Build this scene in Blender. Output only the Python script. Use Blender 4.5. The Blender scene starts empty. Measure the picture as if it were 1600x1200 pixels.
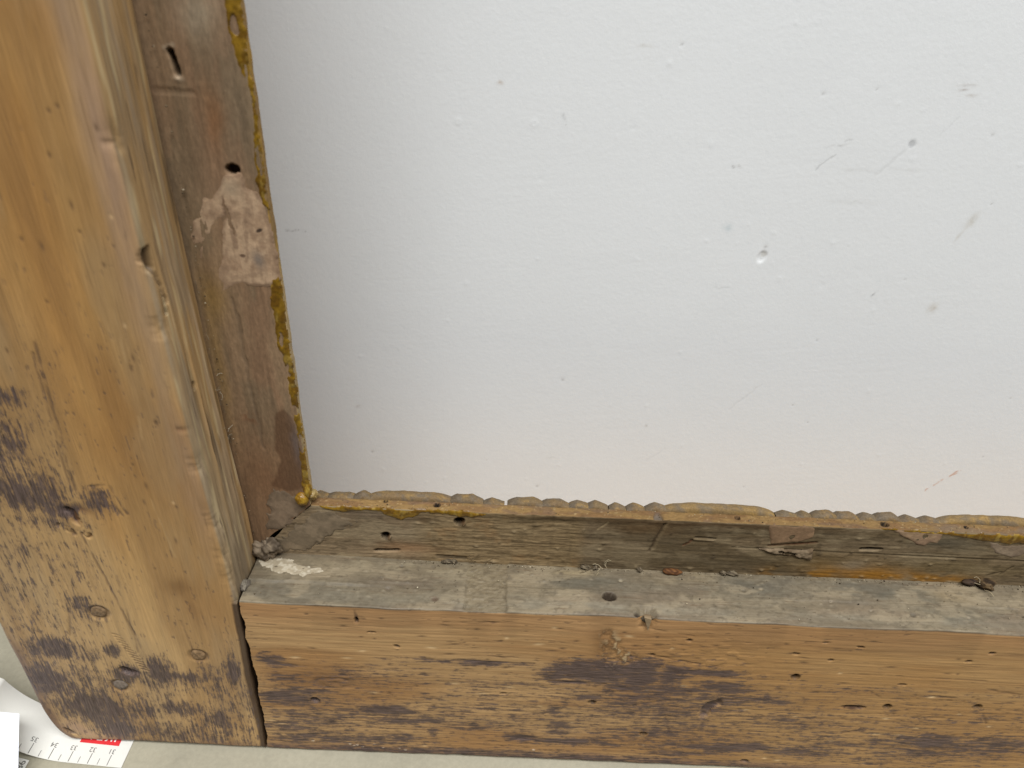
import bpy, math, random
import numpy as np
from mathutils import Matrix, Vector

sc = bpy.context.scene
MM = 0.001

# ------------------------------------------------------------------ camera
PITCH, ROLL = math.radians(31.2), math.radians(2.4)
cam_d = bpy.data.cameras.new('camera')
cam_d.sensor_width = 36.0
cam_d.lens = 36.0 * 1110 / 1600
cam_d.clip_start = 0.01
cam_d.clip_end = 50
cam = bpy.data.objects.new('camera', cam_d)
sc.collection.objects.link(cam)
fw = Vector((0, math.cos(PITCH), -math.sin(PITCH)))
r0 = Vector((1, 0, 0)); u0 = Vector((0, math.sin(PITCH), math.cos(PITCH)))
rt = r0 * math.cos(ROLL) + u0 * math.sin(ROLL)
up = u0 * math.cos(ROLL) - r0 * math.sin(ROLL)
cam.matrix_world = Matrix(((rt.x, up.x, -fw.x, 0.0), (rt.y, up.y, -fw.y, -0.205), (rt.z, up.z, -fw.z, 0.342), (0, 0, 0, 1)))
cam_d.dof.use_dof = True
cam_d.dof.focus_distance = 0.325
cam_d.dof.aperture_fstop = 13.0
sc.camera = cam

# ------------------------------------------------------------------ light of the room
w = bpy.data.worlds.new('World'); sc.world = w; w.use_nodes = True
bg = w.node_tree.nodes['Background']
bg.inputs['Color'].default_value = (0.97, 0.985, 1.0, 1)
bg.inputs['Strength'].default_value = 0.06

def area_light(name, loc, target, sx, sy, power, col):
    d = bpy.data.lights.new(name, 'AREA'); d.shape = 'RECTANGLE'; d.size = sx; d.size_y = sy
    d.energy = power; d.color = col
    o = bpy.data.objects.new(name, d); sc.collection.objects.link(o)
    o.location = loc
    o.rotation_euler = (Vector(target) - Vector(loc)).to_track_quat('-Z', 'Y').to_euler()
    return o
area_light('ceiling_light', (0.38, -0.93, 2.2), (0.38, -0.93, 0.0), 3.2, 1.0, 122, (0.98, 0.99, 1.0))

sc.view_settings.view_transform = 'Standard'
sc.view_settings.look = 'None'
sc.view_settings.exposure = 0.0
sc.view_settings.gamma = 1.0
sc.view_settings.use_curve_mapping = False

# ------------------------------------------------------------------ helpers: noise and fields
def lin(r, g, b):
    c = np.array([r, g, b], float) / 255.0
    return np.where(c <= 0.04045, c / 12.92, ((c + 0.055) / 1.055) ** 2.4)

def _hash(ix, iy, seed):
    h = (ix.astype(np.int64) * 374761393 + iy.astype(np.int64) * 668265263 + seed * 982451653) & 0xFFFFFFFF
    h = ((h ^ (h >> 13)) * 1274126177) & 0xFFFFFFFF
    h = (h ^ (h >> 16)) & 0xFFFFFF
    return h.astype(np.float64) / float(0xFFFFFF)

def vnoise(x, y, seed=0):
    x, y = np.broadcast_arrays(np.asarray(x, float), np.asarray(y, float))
    ix = np.floor(x); iy = np.floor(y); fx = x - ix; fy = y - iy
    fx = fx * fx * (3 - 2 * fx); fy = fy * fy * (3 - 2 * fy)
    a = _hash(ix, iy, seed); b = _hash(ix + 1, iy, seed); c = _hash(ix, iy + 1, seed); d = _hash(ix + 1, iy + 1, seed)
    return (a + (b - a) * fx) + ((c + (d - c) * fx) - (a + (b - a) * fx)) * fy

def fbm(x, y, octv=4, seed=0, gain=0.5):
    s = 0.0; amp = 1.0; tot = 0.0
    for k in range(octv):
        s = s + amp * vnoise(x * 2 ** k + 17.3 * k, y * 2 ** k - 9.1 * k, seed + 31 * k)
        tot += amp; amp *= gain
    return s / tot

def ss(a, b, x):
    t = np.clip((x - a) / (b - a), 0, 1)
    return t * t * (3 - 2 * t)

def ell(X, Y, cx, cy, rx, ry, rot=0.0):
    c, s = math.cos(math.radians(rot)), math.sin(math.radians(rot))
    dx = X - cx; dy = Y - cy
    u = (dx * c + dy * s) / rx; v = (-dx * s + dy * c) / ry
    return np.exp(-(u * u + v * v) * 0.9)

def disc(X, Y, cx, cy, rx, ry=None, rot=0.0, soft=0.25):
    """1 inside an ellipse, 0 outside, with a short ramp"""
    ry = ry or rx
    c, s = math.cos(math.radians(rot)), math.sin(math.radians(rot))
    dx = X - cx; dy = Y - cy
    u = (dx * c + dy * s) / rx; v = (-dx * s + dy * c) / ry
    return 1 - ss(1 - soft, 1 + soft, np.sqrt(u * u + v * v))

def seg(X, Y, x0, y0, x1, y1, wd):
    """1 on a line segment, falling off over wd"""
    dx, dy = x1 - x0, y1 - y0
    t = np.clip(((X - x0) * dx + (Y - y0) * dy) / (dx * dx + dy * dy), 0, 1)
    d = np.hypot(X - x0 - t * dx, Y - y0 - t * dy)
    return 1 - ss(wd * 0.4, wd, d)

def poly_sdf(X, Y, pts):
    """signed distance to a polygon, positive inside"""
    d2 = np.full(X.shape, 1e9); inside = np.zeros(X.shape, bool)
    n = len(pts)
    for i in range(n):
        x0, y0 = pts[i]; x1, y1 = pts[(i + 1) % n]
        dx, dy = x1 - x0, y1 - y0
        t = np.clip(((X - x0) * dx + (Y - y0) * dy) / (dx * dx + dy * dy + 1e-12), 0, 1)
        d2 = np.minimum(d2, (X - x0 - t * dx) ** 2 + (Y - y0 - t * dy) ** 2)
        if y0 != y1:
            cond = ((y0 > Y) != (y1 > Y)) & (X < (x1 - x0) * (Y - y0) / (y1 - y0) + x0)
            inside ^= cond
    d = np.sqrt(d2)
    return np.where(inside, d, -d)

def mix(c, m, col):
    return c + (np.asarray(col) - c) * m[..., None]

def shade(c, f):
    return c * f[..., None]

# ------------------------------------------------------------------ helpers: meshes
def link(name, me, mat, parent=None, origin=(0, 0, 0)):
    o = bpy.data.objects.new(name, me)
    sc.collection.objects.link(o)
    if mat: me.materials.append(mat)
    o.location = origin
    if parent is not None: o.parent = parent
    return o

def raw_mesh(name, V, faces, col=None, smooth=True, extra=None):
    """V (n,3) metres, faces (m,4) or (m,3) ints or list of arrays"""
    me = bpy.data.meshes.new(name)
    if isinstance(faces, list) and len(faces) and not np.isscalar(faces[0]) and not isinstance(faces, np.ndarray):
        me.from_pydata([tuple(v) for v in V], [], [tuple(int(i) for i in f) for f in faces])
    else:
        F = np.asarray(faces, np.int32); k = F.shape[1]
        me.vertices.add(len(V)); me.vertices.foreach_set('co', np.ascontiguousarray(V, np.float32).ravel())
        me.loops.add(F.size); me.loops.foreach_set('vertex_index', F.ravel())
        me.polygons.add(len(F)); me.polygons.foreach_set('loop_start', np.arange(0, F.size, k, dtype=np.int32))
        me.update(calc_edges=True)
    me.validate()
    if smooth:
        me.polygons.foreach_set('use_smooth', np.ones(len(me.polygons), bool))
    if col is not None:
        at = me.color_attributes.new('Col', 'FLOAT_COLOR', 'POINT')
        rgba = np.ones((len(V), 4), np.float32); rgba[:, :3] = np.clip(col, 0, 1)
        at.data.foreach_set('color', rgba.ravel())
    for k, v in (extra or {}).items():
        at = me.attributes.new(k, 'FLOAT', 'POINT'); at.data.foreach_set('value', np.ascontiguousarray(v, np.float32).ravel())
    me.update()
    return me

def grid_faces(n, m, wrap=False):
    i = np.arange(n - 1)[:, None]; j = np.arange(m if wrap else m - 1)[None, :]
    j2 = (j + 1) % m
    return np.stack([np.broadcast_to(i * m + j, (n - 1, j.shape[1])), (i + 1) * m + j, (i + 1) * m + j2, i * m + j2], -1).reshape(-1, 4)

def axis(*spans):
    """spans of (start, end, step) in mm joined to one increasing array"""
    out = [spans[0][0]]
    for a, b, st in spans:
        n = max(1, int(math.ceil((b - a) / st)))
        out += list(np.linspace(a, b, n + 1)[1:])
    return np.array(out)

def profile(pts, radii, steps):
    """closed polyline (mm) with rounded corners, resampled; returns P (k,2), N (k,2) outward for a loop run with the body on its right"""
    n = len(pts); segs = []
    P = [np.array(p, float) for p in pts]
    for i in range(n):
        a, b, c = P[i - 1], P[i], P[(i + 1) % n]
        r = radii[i]
        d1 = (a - b) / np.linalg.norm(a - b); d2 = (c - b) / np.linalg.norm(c - b)
        p1 = b + d1 * r; p2 = b + d2 * r
        segs.append((p1, b, p2))
    out = []
    for i in range(n):
        p1, b, p2 = segs[i]
        k = 7 if radii[i] > 0.9 else 4
        for t in np.linspace(0, 1, k):
            out.append((1 - t) ** 2 * p1 + 2 * t * (1 - t) * b + t * t * p2)
        q = segs[(i + 1) % n][0]
        L = np.linalg.norm(q - p2); m = max(1, int(L / steps[i]))
        for t in np.linspace(0, 1, m + 1)[1:-1]:
            out.append(p2 + (q - p2) * t)
    A = np.array(out)
    T = np.roll(A, -1, 0) - np.roll(A, 1, 0)
    T /= np.linalg.norm(T, axis=1)[:, None] + 1e-12
    return A, T

# ------------------------------------------------------------------ helpers: materials
def new_mat(name):
    m = bpy.data.materials.new(name); m.use_nodes = True
    nt = m.node_tree; b = nt.nodes['Principled BSDF']
    return m, nt, b

def col_mat(name, rough=0.6, stretch=(1, 1, 1), grain=0.25, fine=1500.0, bump=0.25, bscale=900.0, spec=0.35, rvar=0.15, coat=0.0, metallic=0.0, bdist=0.0004, pores=None, res=None):
    """colour attribute times stretched fine noise with a matching bump; pores: stretched dark flecks; res: streaky remains of old dark paint where attribute Res is high"""
    m, nt, b = new_mat(name); N = nt.nodes; L = nt.links
    at = N.new('ShaderNodeAttribute'); at.attribute_name = 'Col'
    tc = N.new('ShaderNodeTexCoord')
    def noise(scale, vec, detail=6, rg=0.62):
        mp = N.new('ShaderNodeMapping'); mp.inputs['Scale'].default_value = vec
        L.new(tc.outputs['Object'], mp.inputs['Vector'])
        n = N.new('ShaderNodeTexNoise'); n.inputs['Scale'].default_value = scale; n.inputs['Detail'].default_value = detail; n.inputs['Roughness'].default_value = rg
        L.new(mp.outputs['Vector'], n.inputs['Vector'])
        return n.outputs['Fac']
    def rng(sock, a, b_, c, d, smooth=False):
        r = N.new('ShaderNodeMapRange'); r.inputs['From Min'].default_value = a; r.inputs['From Max'].default_value = b_
        r.inputs['To Min'].default_value = c; r.inputs['To Max'].default_value = d
        if smooth: r.interpolation_type = 'SMOOTHSTEP'
        L.new(sock, r.inputs['Value']); return r.outputs['Result']
    def math_(op, x, y):
        k = N.new('ShaderNodeMath'); k.operation = op
        for i_, v in enumerate((x, y)):
            if isinstance(v, (int, float)): k.inputs[i_].default_value = v
            else: L.new(v, k.inputs[i_])
        return k.outputs[0]
    def mixc(f, A_, B_):
        k = N.new('ShaderNodeMix'); k.data_type = 'RGBA'
        L.new(f, k.inputs['Factor'])
        for nm, v in (('A', A_), ('B', B_)):
            sk = [q for q in k.inputs if q.name == nm and q.type == 'RGBA'][0]
            if isinstance(v, tuple): sk.default_value = (*v, 1)
            else: L.new(v, sk)
        return [q for q in k.outputs if q.type == 'RGBA'][0]
    n1 = noise(fine, stretch, 5, 0.65)
    mx = N.new('ShaderNodeVectorMath'); mx.operation = 'SCALE'
    L.new(at.outputs['Color'], mx.inputs[0]); L.new(rng(n1, 0.25, 0.75, 1 - grain, 1 + grain * 0.6), mx.inputs['Scale'])
    colr = mx.outputs['Vector']
    n2 = noise(bscale, stretch, 6, 0.6)
    height = n2
    if pores:
        pm = rng(noise(pores[0], pores[1], 4, 0.55), 0.60, 0.70, 0.0, pores[2], True)
        colr = mixc(pm, colr, tuple(lin(92, 68, 46))); height = math_('SUBTRACT', height, math_('MULTIPLY', pm, 0.8))
    if res:
        ra = N.new('ShaderNodeAttribute'); ra.attribute_name = 'Res'; R_ = ra.outputs['Fac']
        t = math_('ADD', math_('MULTIPLY', noise(1.0, res[0], 9, 0.66), 0.55), math_('MULTIPLY', noise(1.0, res[1], 9, 0.7), 0.45))
        v = math_('ADD', math_('MULTIPLY', R_, 1.12), math_('MULTIPLY', math_('SUBTRACT', t, 0.5), 4.0))
        gate = rng(R_, 0.03, 0.2, 0.0, 1.0, True)
        m1 = math_('MULTIPLY', rng(v, 0.30, 0.82, 0.0, 0.90, True), gate)
        m0 = rng(R_, 0.15, 1.0, 0.0, 0.5, True)
        rc = mixc(rng(noise(1.0, res[2], 8, 0.7), 0.36, 0.64, 0.0, 1.0), tuple(lin(44, 36, 36)), tuple(lin(104, 88, 84)))
        colr = mixc(m1, mixc(m0, colr, tuple(lin(104, 80, 62))), rc)
        height = math_('SUBTRACT', height, math_('MULTIPLY', m1, 0.35))
    L.new(colr, b.inputs['Base Color'])
    bp = N.new('ShaderNodeBump'); bp.inputs['Strength'].default_value = bump; bp.inputs['Distance'].default_value = bdist
    L.new(height, bp.inputs['Height']); L.new(bp.outputs['Normal'], b.inputs['Normal'])
    L.new(rng(n2, 0.3, 0.7, rough - rvar, rough + rvar), b.inputs['Roughness'])
    b.inputs['Specular IOR Level'].default_value = spec
    b.inputs['Metallic'].default_value = metallic
    b.inputs['Coat Weight'].default_value = coat
    return m

M_STILE = col_mat('aged_pine_upright', 0.55, (1, 1, 0.06), 0.20, 1100, 0.3, 900, 0.32, pores=(1500, (1, 1, 0.035), 0.22), res=((900, 900, 95), (330, 330, 210), (1500, 1500, 130)))
M_RAIL = col_mat('aged_pine_level', 0.6, (0.06, 1, 1), 0.22, 1100, 0.32, 900, 0.28, pores=(1500, (0.035, 1, 1), 0.42), res=((80, 900, 900), (220, 360, 360), (120, 1500, 1500)))
M_LEDGE_UP = col_mat('stained_moulding_upright', 0.75, (1, 1, 0.35), 0.28, 1100, 0.4, 900, 0.2)
M_LEDGE_LV = col_mat('stained_moulding_level', 0.78, (0.35, 1, 1), 0.30, 1100, 0.45, 900, 0.18)
M_PUTTY = col_mat('putty', 0.8, (1, 1, 1), 0.12, 1200, 0.35, 700, 0.2)
M_GLUE = col_mat('amber_glue', 0.38, (1, 1, 1), 0.4, 700, 0.3, 500, 0.4, 0.12, 0.15)
M_GILT = col_mat('worn_gilding', 0.68, (1, 1, 1), 0.4, 1300, 0.5, 800, 0.25, 0.12, 0.0, 0.08)
M_WALL = col_mat('white_wall_paint', 0.55, (1, 1, 1), 0.02, 900, 0.12, 700, 0.3, 0.1, 0.0, 0.0, 0.0006)
M_FLOOR = col_mat('beige_floor', 0.7, (1, 1, 1), 0.12, 420, 0.15, 600, 0.3)
M_PAPER = col_mat('paper', 0.8, (1, 1, 1), 0.02, 1500, 0.05, 1200, 0.2)
M_LINT = col_mat('dust_lint', 0.9, (1, 1, 1), 0.3, 1500, 0.4, 1000, 0.1)

def flat_mat(name, rgb, rough=0.7):
    m, nt, b = new_mat(name); N = nt.nodes; L = nt.links
    n1 = N.new('ShaderNodeTexNoise'); n1.inputs['Scale'].default_value = 900
    tc = N.new('ShaderNodeTexCoord'); L.new(tc.outputs['Object'], n1.inputs['Vector'])
    cr = N.new('ShaderNodeValToRGB'); c = lin(*rgb)
    cr.color_ramp.elements[0].color = (*(c * 0.85), 1); cr.color_ramp.elements[1].color = (*(c * 1.15).clip(0, 1), 1)
    L.new(n1.outputs['Fac'], cr.inputs['Fac']); L.new(cr.outputs['Color'], b.inputs['Base Color'])
    b.inputs['Roughness'].default_value = rough
    return m
M_INK = flat_mat('grey_ink', (88, 86, 82))
M_RED = flat_mat('red_print', (206, 40, 44))
M_WHITE_PRINT = flat_mat('white_print', (235, 230, 225))

# ------------------------------------------------------------------ the setting: wall and floor
WALL_Y = 95.0
xs = axis((-900, -140, 40), (-140, 290, 0.62), (290, 900, 40))
zs = axis((0, 70, 10), (70, 345, 0.62), (345, 1300, 50))
X, Z = np.meshgrid(xs, zs, indexing='ij')
c = np.empty(X.shape + (3,)); c[:] = lin(232, 233, 232)
c = shade(c, 0.985 + 0.03 * fbm(X / 60, Z / 60, 3, 5))
d = 0.25 * (fbm(X / 70, Z / 70, 3, 8) - 0.5) + 0.02 * (fbm(X / 14, Z / 5, 3, 9) - 0.5) + 0.025 * (fbm(X / 3, Z / 6, 2, 10) - 0.5)
# broad brush strokes
br = ss(0.55, 0.75, fbm(X / 50, Z / 14, 2, 12)); d += 0.022 * br * (fbm((X + Z * 4) / 40, (Z - 0.12 * X) / 1.3, 2, 13) - 0.5)
wx = X + 1.2 * (fbm(X / 2, Z / 2, 2, 20) - 0.5); wz = Z + 1.2 * (fbm(X / 2, Z / 2, 2, 21) - 0.5)
def smear(c, cx, cz, rx, rz, rot, rgb, a):
    return mix(c, np.clip(0.42 * a * ell(wx, wz, cx, cz, rx * 0.85, rz * 0.85, rot) * (0.4 + 1.2 * fbm(X / 0.9, Z / 0.9, 2, 33)), 0, 1), lin(*rgb))
c = smear(c, 193.5, 251.5, 1.6, 3.2, -28, (168, 152, 120), 0.85)
c = smear(c, 190.5, 244.5, 0.6, 3.4, -28, (176, 164, 138), 0.7)
c = smear(c, 190.8, 210.3, 2.0, 2.6, -28, (172, 152, 118), 0.8)
c = smear(c, 90.4, 243.8, 1.9, 2.0, 30, (168, 186, 190), 0.9)
c = smear(c, 171.8, 304.5, 3.4, 0.45, 2, (140, 120, 100), 0.9); c = smear(c, 171.0, 302.9, 2.2, 0.4, 2, (140, 120, 100), 0.9)
c = smear(c, 174.5, 300.8, 3.0, 0.35, 3, (160, 140, 120), 0.7)
c = smear(c, 45.5, 313.5, 2.6, 0.5, 0, (176, 166, 146), 0.7)
c = smear(c, -9.5, 298.2, 1.3, 0.75, 0, (168, 138, 104), 1.0)
c = smear(c, 16.2, 286.8, 0.55, 0.9, 20, (110, 108, 106), 1.0); c = smear(c, 17.2, 284.8, 0.25, 1.6, 18, (120, 118, 116), 1.0)
c = smear(c, 139, 270.6, 7, 0.8, 0, (196, 194, 188), 0.55); c = smear(c, 160, 271.5, 6, 0.7, 0, (196, 194, 188), 0.5)
c = smear(c, 141, 257.3, 11, 1.0, 0, (198, 196, 190), 0.5)
c = smear(c, 128, 280, 5, 0.3, 12, (150, 145, 138), 0.7)
c = smear(c, 87.5, 270, 1.1, 0.45, -15, (90, 80, 70), 1.0); c = smear(c, 90.2, 269.9, 0.9, 0.45, -30, (130, 116, 95), 0.9)
c = smear(c, 162.1, 215.8, 0.5, 1.5, -35, (120, 118, 116), 1.0)
c = smear(c, 69.3, 138.9, 0.45, 1.0, 10, (140, 125, 105), 0.9)
c = smear(c, -77.2, 143.3, 1.8, 0.7, 15, (176, 170, 160), 0.8)
for k in range(7):
    c = smear(c, -102 + 1.35 * k, 234.4 + 0.2 * math.sin(k * 2), 0.55, 0.45, 0, (110, 106, 100), 0.95 if k != 5 else 0.2)
c = smear(c, 21.8, 116.1, 2.6, 0.6, 10, (205, 204, 200), 0.9)
c = smear(c, 93, 216, 4, 0.35, 0, (190, 188, 184), 0.8)
m = seg(wx, wz, 222.5, 105.3, 236.4, 118.9, 1.0) * ss(0.42, 0.6, fbm(X / 1.2, Z / 1.2, 2, 40)); c = mix(c, 0.75 * m, lin(205, 160, 135))
for (x0, z0, x1, z1, wd, a, g) in [(109.4, 150.7, 122, 166.3, 0.7, 0.45, 190), (121.8, 270.0, 124, 272.6, 0.5, 0.9, 140), (124, 272.6, 128, 276, 0.45, 0.9, 150),
                                   (156.2, 279.5, 147, 269, 0.8, 0.5, 180), (72.3, 116.6, 81.1, 125.4, 0.6, 0.4, 195), (131, 281.5, 134, 282.5, 0.5, 0.9, 160), (168, 286, 173, 293, 0.45, 0.35, 170)]:
    m = seg(wx, wz, x0, z0, x1, z1, wd); c = mix(c, 0.32 * a * m, lin(g, g - 1, g - 3)); d -= 0.03 * m
m = disc(X, Z, 157.8, 281.9, 1.5, 1.5); c = mix(c, 0.45 * m, lin(140, 142, 144)); d -= 0.1 * m
m = disc(X, Z, 108.0, 231.4, 1.7, 2.6, -15); d -= 0.38 * m; c = mix(c, 0.35 * disc(X, Z, 108.6, 232.6, 1.3, 1.2), lin(170, 160, 140))  # chip, shade of its upper edge painted in tan
rs = np.random.RandomState(4)
for k in range(70):      # paint pimples, specks and dents
    px, pz = rs.uniform(-100, 280), rs.uniform(80, 340); r = rs.uniform(0.45, 0.8) * (1 if rs.rand() < 0.8 else 1.5)
    i0, i1 = np.searchsorted(xs, [px - 4, px + 4]); j0, j1 = np.searchsorted(zs, [pz - 4, pz + 4])
    sx, sz = X[i0:i1, j0:j1], Z[i0:i1, j0:j1]
    if sx.size == 0: continue
    g = ell(sx, sz, px, pz, r, r * rs.uniform(0.7, 1.3)); kind = rs.rand()
    d[i0:i1, j0:j1] += g * (0.09 if kind < 0.65 else -0.08)
    if kind > 0.72: c[i0:i1, j0:j1] = mix(c[i0:i1, j0:j1], 0.4 * ell(sx, sz, px, pz, r * 0.6, r * 0.5), lin(120, 112, 104))
for (px, pz, r) in [(-26.1, 283.1, 1.2), (4.6, 283.6, 1.3), (118.1, 221.3, 1.0), (160, 276, 1.0)]:
    d += 0.12 * disc(X, Z, px, pz, r, soft=0.6) - 0.16 * disc(X, Z, px, pz, r * 0.45, soft=0.5)
V = np.stack([X, WALL_Y - d, Z], -1).reshape(-1, 3) * MM
o = link('wall', raw_mesh('wall', V, grid_faces(*X.shape), c.reshape(-1, 3)), M_WALL); o['kind'] = 'structure'

xs = axis((-900, -320, 40), (-320, 260, 4), (260, 900, 40)); ys = axis((-150, -80, 10), (-80, 170, 4))
X, Y = np.meshgrid(xs, ys, indexing='ij')
c = np.empty(X.shape + (3,)); c[:] = lin(156, 150, 131); c = shade(c, 0.88 + 0.24 * fbm(X / 30, Y / 30, 5, 3)); c = shade(c, 1 - 0.07 * ss(0.62, 0.8, fbm(X / 7, Y / 7, 3, 4)))
V = np.stack([X, Y, 0.3 * (fbm(X / 50, Y / 50, 2, 7) - 0.5) - 0.2], -1).reshape(-1, 3) * MM
o = link('floor', raw_mesh('floor', V, grid_faces(*X.shape), c.reshape(-1, 3)), M_FLOOR); o['kind'] = 'structure'

# ------------------------------------------------------------------ the frame
frame = bpy.data.objects.new('picture_frame', None); sc.collection.objects.link(frame)
frame['label'] = 'old wooden picture frame seen from the back, standing on the floor against the white wall'
frame['category'] = 'picture frame'

# ---- the upright member (stile)
XL, XI, TOP = -218.8, -114.0, 105.5
P, T = profile([(XL, 28.8), (XL, 0), (XI, 0), (XI, 26.2), (XI - 3.0, 26.8), (XI - 3.0, 28.8)], [0.5, 3.0, 3.6, 0.5, 0.2, 0.2], [1.0, 0.46, 0.45, 1.0, 1.0, 6.0])
Nn = np.stack([T[:, 1], -T[:, 0]], 1)       # outward
al = axis((0, 335, 0.5), (335, 620, 6))
A, S = np.meshgrid(al, np.arange(len(P)), indexing='ij')
PX, PY, NX, NY = P[S, 0], P[S, 1], Nn[S, 0], Nn[S, 1]
front = ss(0.3, 0.8, -NY)                   # 1 on the back face that we see
inner = ss(0.2, 0.8, NX)                    # 1 on the side towards the opening
x, z = PX, A
wx = x + 2.2 * (fbm(x / 5, z / 9, 3, 50) - 0.5); wz = z + 5 * (fbm(x / 5, z / 9, 3, 51) - 0.5)
low = fbm(x / 30, z / 90, 3, 60)
c = np.empty(x.shape + (3,)); c[:] = lin(172, 133, 84)
c = mix(c, ss(0.35, 0.7, low), lin(160, 117, 68))
c = mix(c, 0.75 * (1 - ss(40, 190, z + 25 * (fbm(x / 25, z / 25, 2, 61) - 0.5) * 2)), lin(176, 143, 102))       # paler, drier wood towards the foot
c = mix(c, 0.6 * ss(150, 168, -x + 6 * (fbm(x / 8, z / 30, 2, 62) - 0.5) * 2) * (1 - ss(200, 290, z)), lin(170, 138, 98))
gr = fbm((x + 1.5 * vnoise(x / 20, z / 70, 3)) / 1.3, z / 46, 4, 63)
c = shade(c, 0.90 + 0.20 * gr); c = mix(c, 0.5 * ss(0.48, 0.66, fbm((x + 4 * vnoise(z / 60, x * 0, 66)) / 14, z / 120, 3, 67)), lin(132, 98, 62)); c = mix(c, 0.3 * ss(0.5, 0.68, fbm(x / 16, z / 60, 4, 68)), lin(150, 128, 100))
# grey purple band worn along the inner arris
band = ell(wx, wz * 0, -119, 0, 4.5, 1e6) * front * ss(110, 170, z); c = mix(c, 0.55 * band * (0.5 + fbm(x / 3, z / 30, 3, 64)), lin(148, 122, 100))
c = mix(c, 0.5 * ell(wx, wz, -118, 290, 4, 30), lin(140, 116, 108))
d = 0.9 * (fbm(x / 60, z / 120, 2, 70) - 0.5) + 0.16 * (fbm(x / 1.1, z / 25, 3, 71) - 0.5)
c = c * (np.array([1.16, 1.18, 1.10]) + np.array([0.06, 0.08, 0.10]) * (1 - ss(60, 230, z))[..., None])
# inner side: weathered grey tan with open grain
wv_ = PY + 1.6 * (vnoise(z / 45, z * 0, 69) - 0.5)
ig = fbm(wv_ / 2.2, z / 70, 2, 72)
ic = np.empty(c.shape); ic[:] = lin(164, 134, 90); ic = mix(ic, ss(0.45, 0.62, fbm(PY / 3.5, z / 40, 3, 73)), lin(160, 138, 106)); ic = shade(ic, 0.7 + 0.62 * ig)
ic = mix(ic, 0.6 * (1 - ss(130, 220, z + 6 * PY - 60)), lin(150, 136, 110)); ic = shade(ic, 0.9 + 0.2 * fbm(wv_ / 1.6, z / 30, 2, 74))
fib = ss(0.62, 0.8, fbm(wv_ / 1.9, z / 26, 2, 78)) * inner
ic = ic * np.array([1.0, 0.97, 0.98]); ic = mix(ic, 0.4 * ss(0.5, 0.64, fbm(wv_ / 5, z / 50, 4, 99)), lin(120, 104, 84)); ic = mix(ic, 0.7 * ss(0.72, 0.8, fbm(wv_ / 1.4, z / 22, 3, 98)), lin(66, 52, 38))
ic = mix(ic, 0.5 * fib, lin(196, 176, 134)); ic = mix(ic, 0.45 * ss(0.6, 0.78, fbm(wv_ / 2.0, z / 34, 2, 79)), lin(92, 76, 54))
im = ss(0.25, 0.75, inner + 0.35 * (fbm(PY, z / 12, 2, 75) - 0.5))
c = c * (1 - im[..., None]) + ic * im[..., None]
d += inner * (0.7 * (ig - 0.5) + 0.5 * (fbm(PY / 10, z / 60, 2, 76) - 0.5))
# dark residue of old paint
env = 0.0
for (cx, cz, rx, rz, rot, a) in [(-176, 203, 7, 3.5, 10, 0.7), (-190, 182, 15, 18, 0, 0.74), (-185, 162, 15, 10, 0, 0.8), (-172, 152, 8, 4, 0, 0.75), (-156, 158, 5, 5, 0, 0.85), (-181, 147, 16, 6, 0, 0.5),
                                 (-195, 128, 12, 12, 0, 0.42), (-205, 104, 10, 16, 0, 0.42), (-180, 98, 6, 10, 8, 0.62), (-200, 70, 10, 6, 0, 0.95), (-186, 67, 9, 7, 0, 0.6), (-173, 71, 4, 4, 0, 0.8), (-208, 48, 9, 12, 0, 0.85),
                                 (-192, 28, 12, 10, 0, 1.15), (-203, 30, 8, 14, 0, 0.75), (-185, 12, 10, 7, 0, 0.95), (-154, 57, 6, 8, 0, 0.95), (-170, 54, 7, 6, 0, 0.85), (-161, 48, 8, 6, 0, 0.7), (-140, 52, 7, 5, 0, 0.72), (-131, 50, 8, 14, 0, 0.58),
                                 (-121, 58, 3, 12, 0, 0.85), (-118, 40, 4, 10, 0, 0.6), (-168, 28, 14, 8, 0, 0.66), (-150, 30, 12, 6, 0, 0.75), (-135, 22, 12, 9, 0, 0.66), (-122, 18, 7, 10, 0, 0.5), (-160, 12, 20, 6, 0, 0.55), (-140, 6, 20, 4, 0, 0.55),
                                 (-165, 190, 8, 26, 0, 0.26), (-160, 215, 10, 20, 0, 0.2), (-185, 118, 20, 20, 0, 0.34), (-172, 34, 46, 26, 0, 0.40), (-125, 31, 14, 30, 0, 0.42), (-203, 90, 20, 34, 0, 0.34), (-188, 168, 24, 24, 0, 0.4), (-196, 40, 20, 26, 0, 0.62), (-160, 10, 50, 9, 0, 0.55)]:
    env = np.maximum(env, a * ell(wx, wz, cx, cz, rx * 1.35, rz * 1.35, rot))
tex = 0.42 * fbm((x + 0.12 * z) / 1.2, z / 11, 4, 80) + 0.22 * fbm(x / 3.2, z / 3.6, 4, 81) + 0.36 * fbm(x / 0.9, z / 4.0, 3, 82)
tex = 0.5 + (tex - 0.5) * 2.0
env = env * front
RES = np.minimum(0.86, env * (0.7 + 0.6 * fbm(x / 6, z / 12, 3, 83)))
flecks = ss(0.74, 0.8, fbm(x / 0.9, z / 4.5, 3, 85)) * ss(0.2, 0.5, fbm(x / 25, z / 40, 2, 86) + 0.35 * (1 - ss(60, 220, z)) - 0.22) * front
c = mix(c, 0.6 * flecks, lin(96, 80, 68)); d -= 0.1 * flecks
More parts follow.
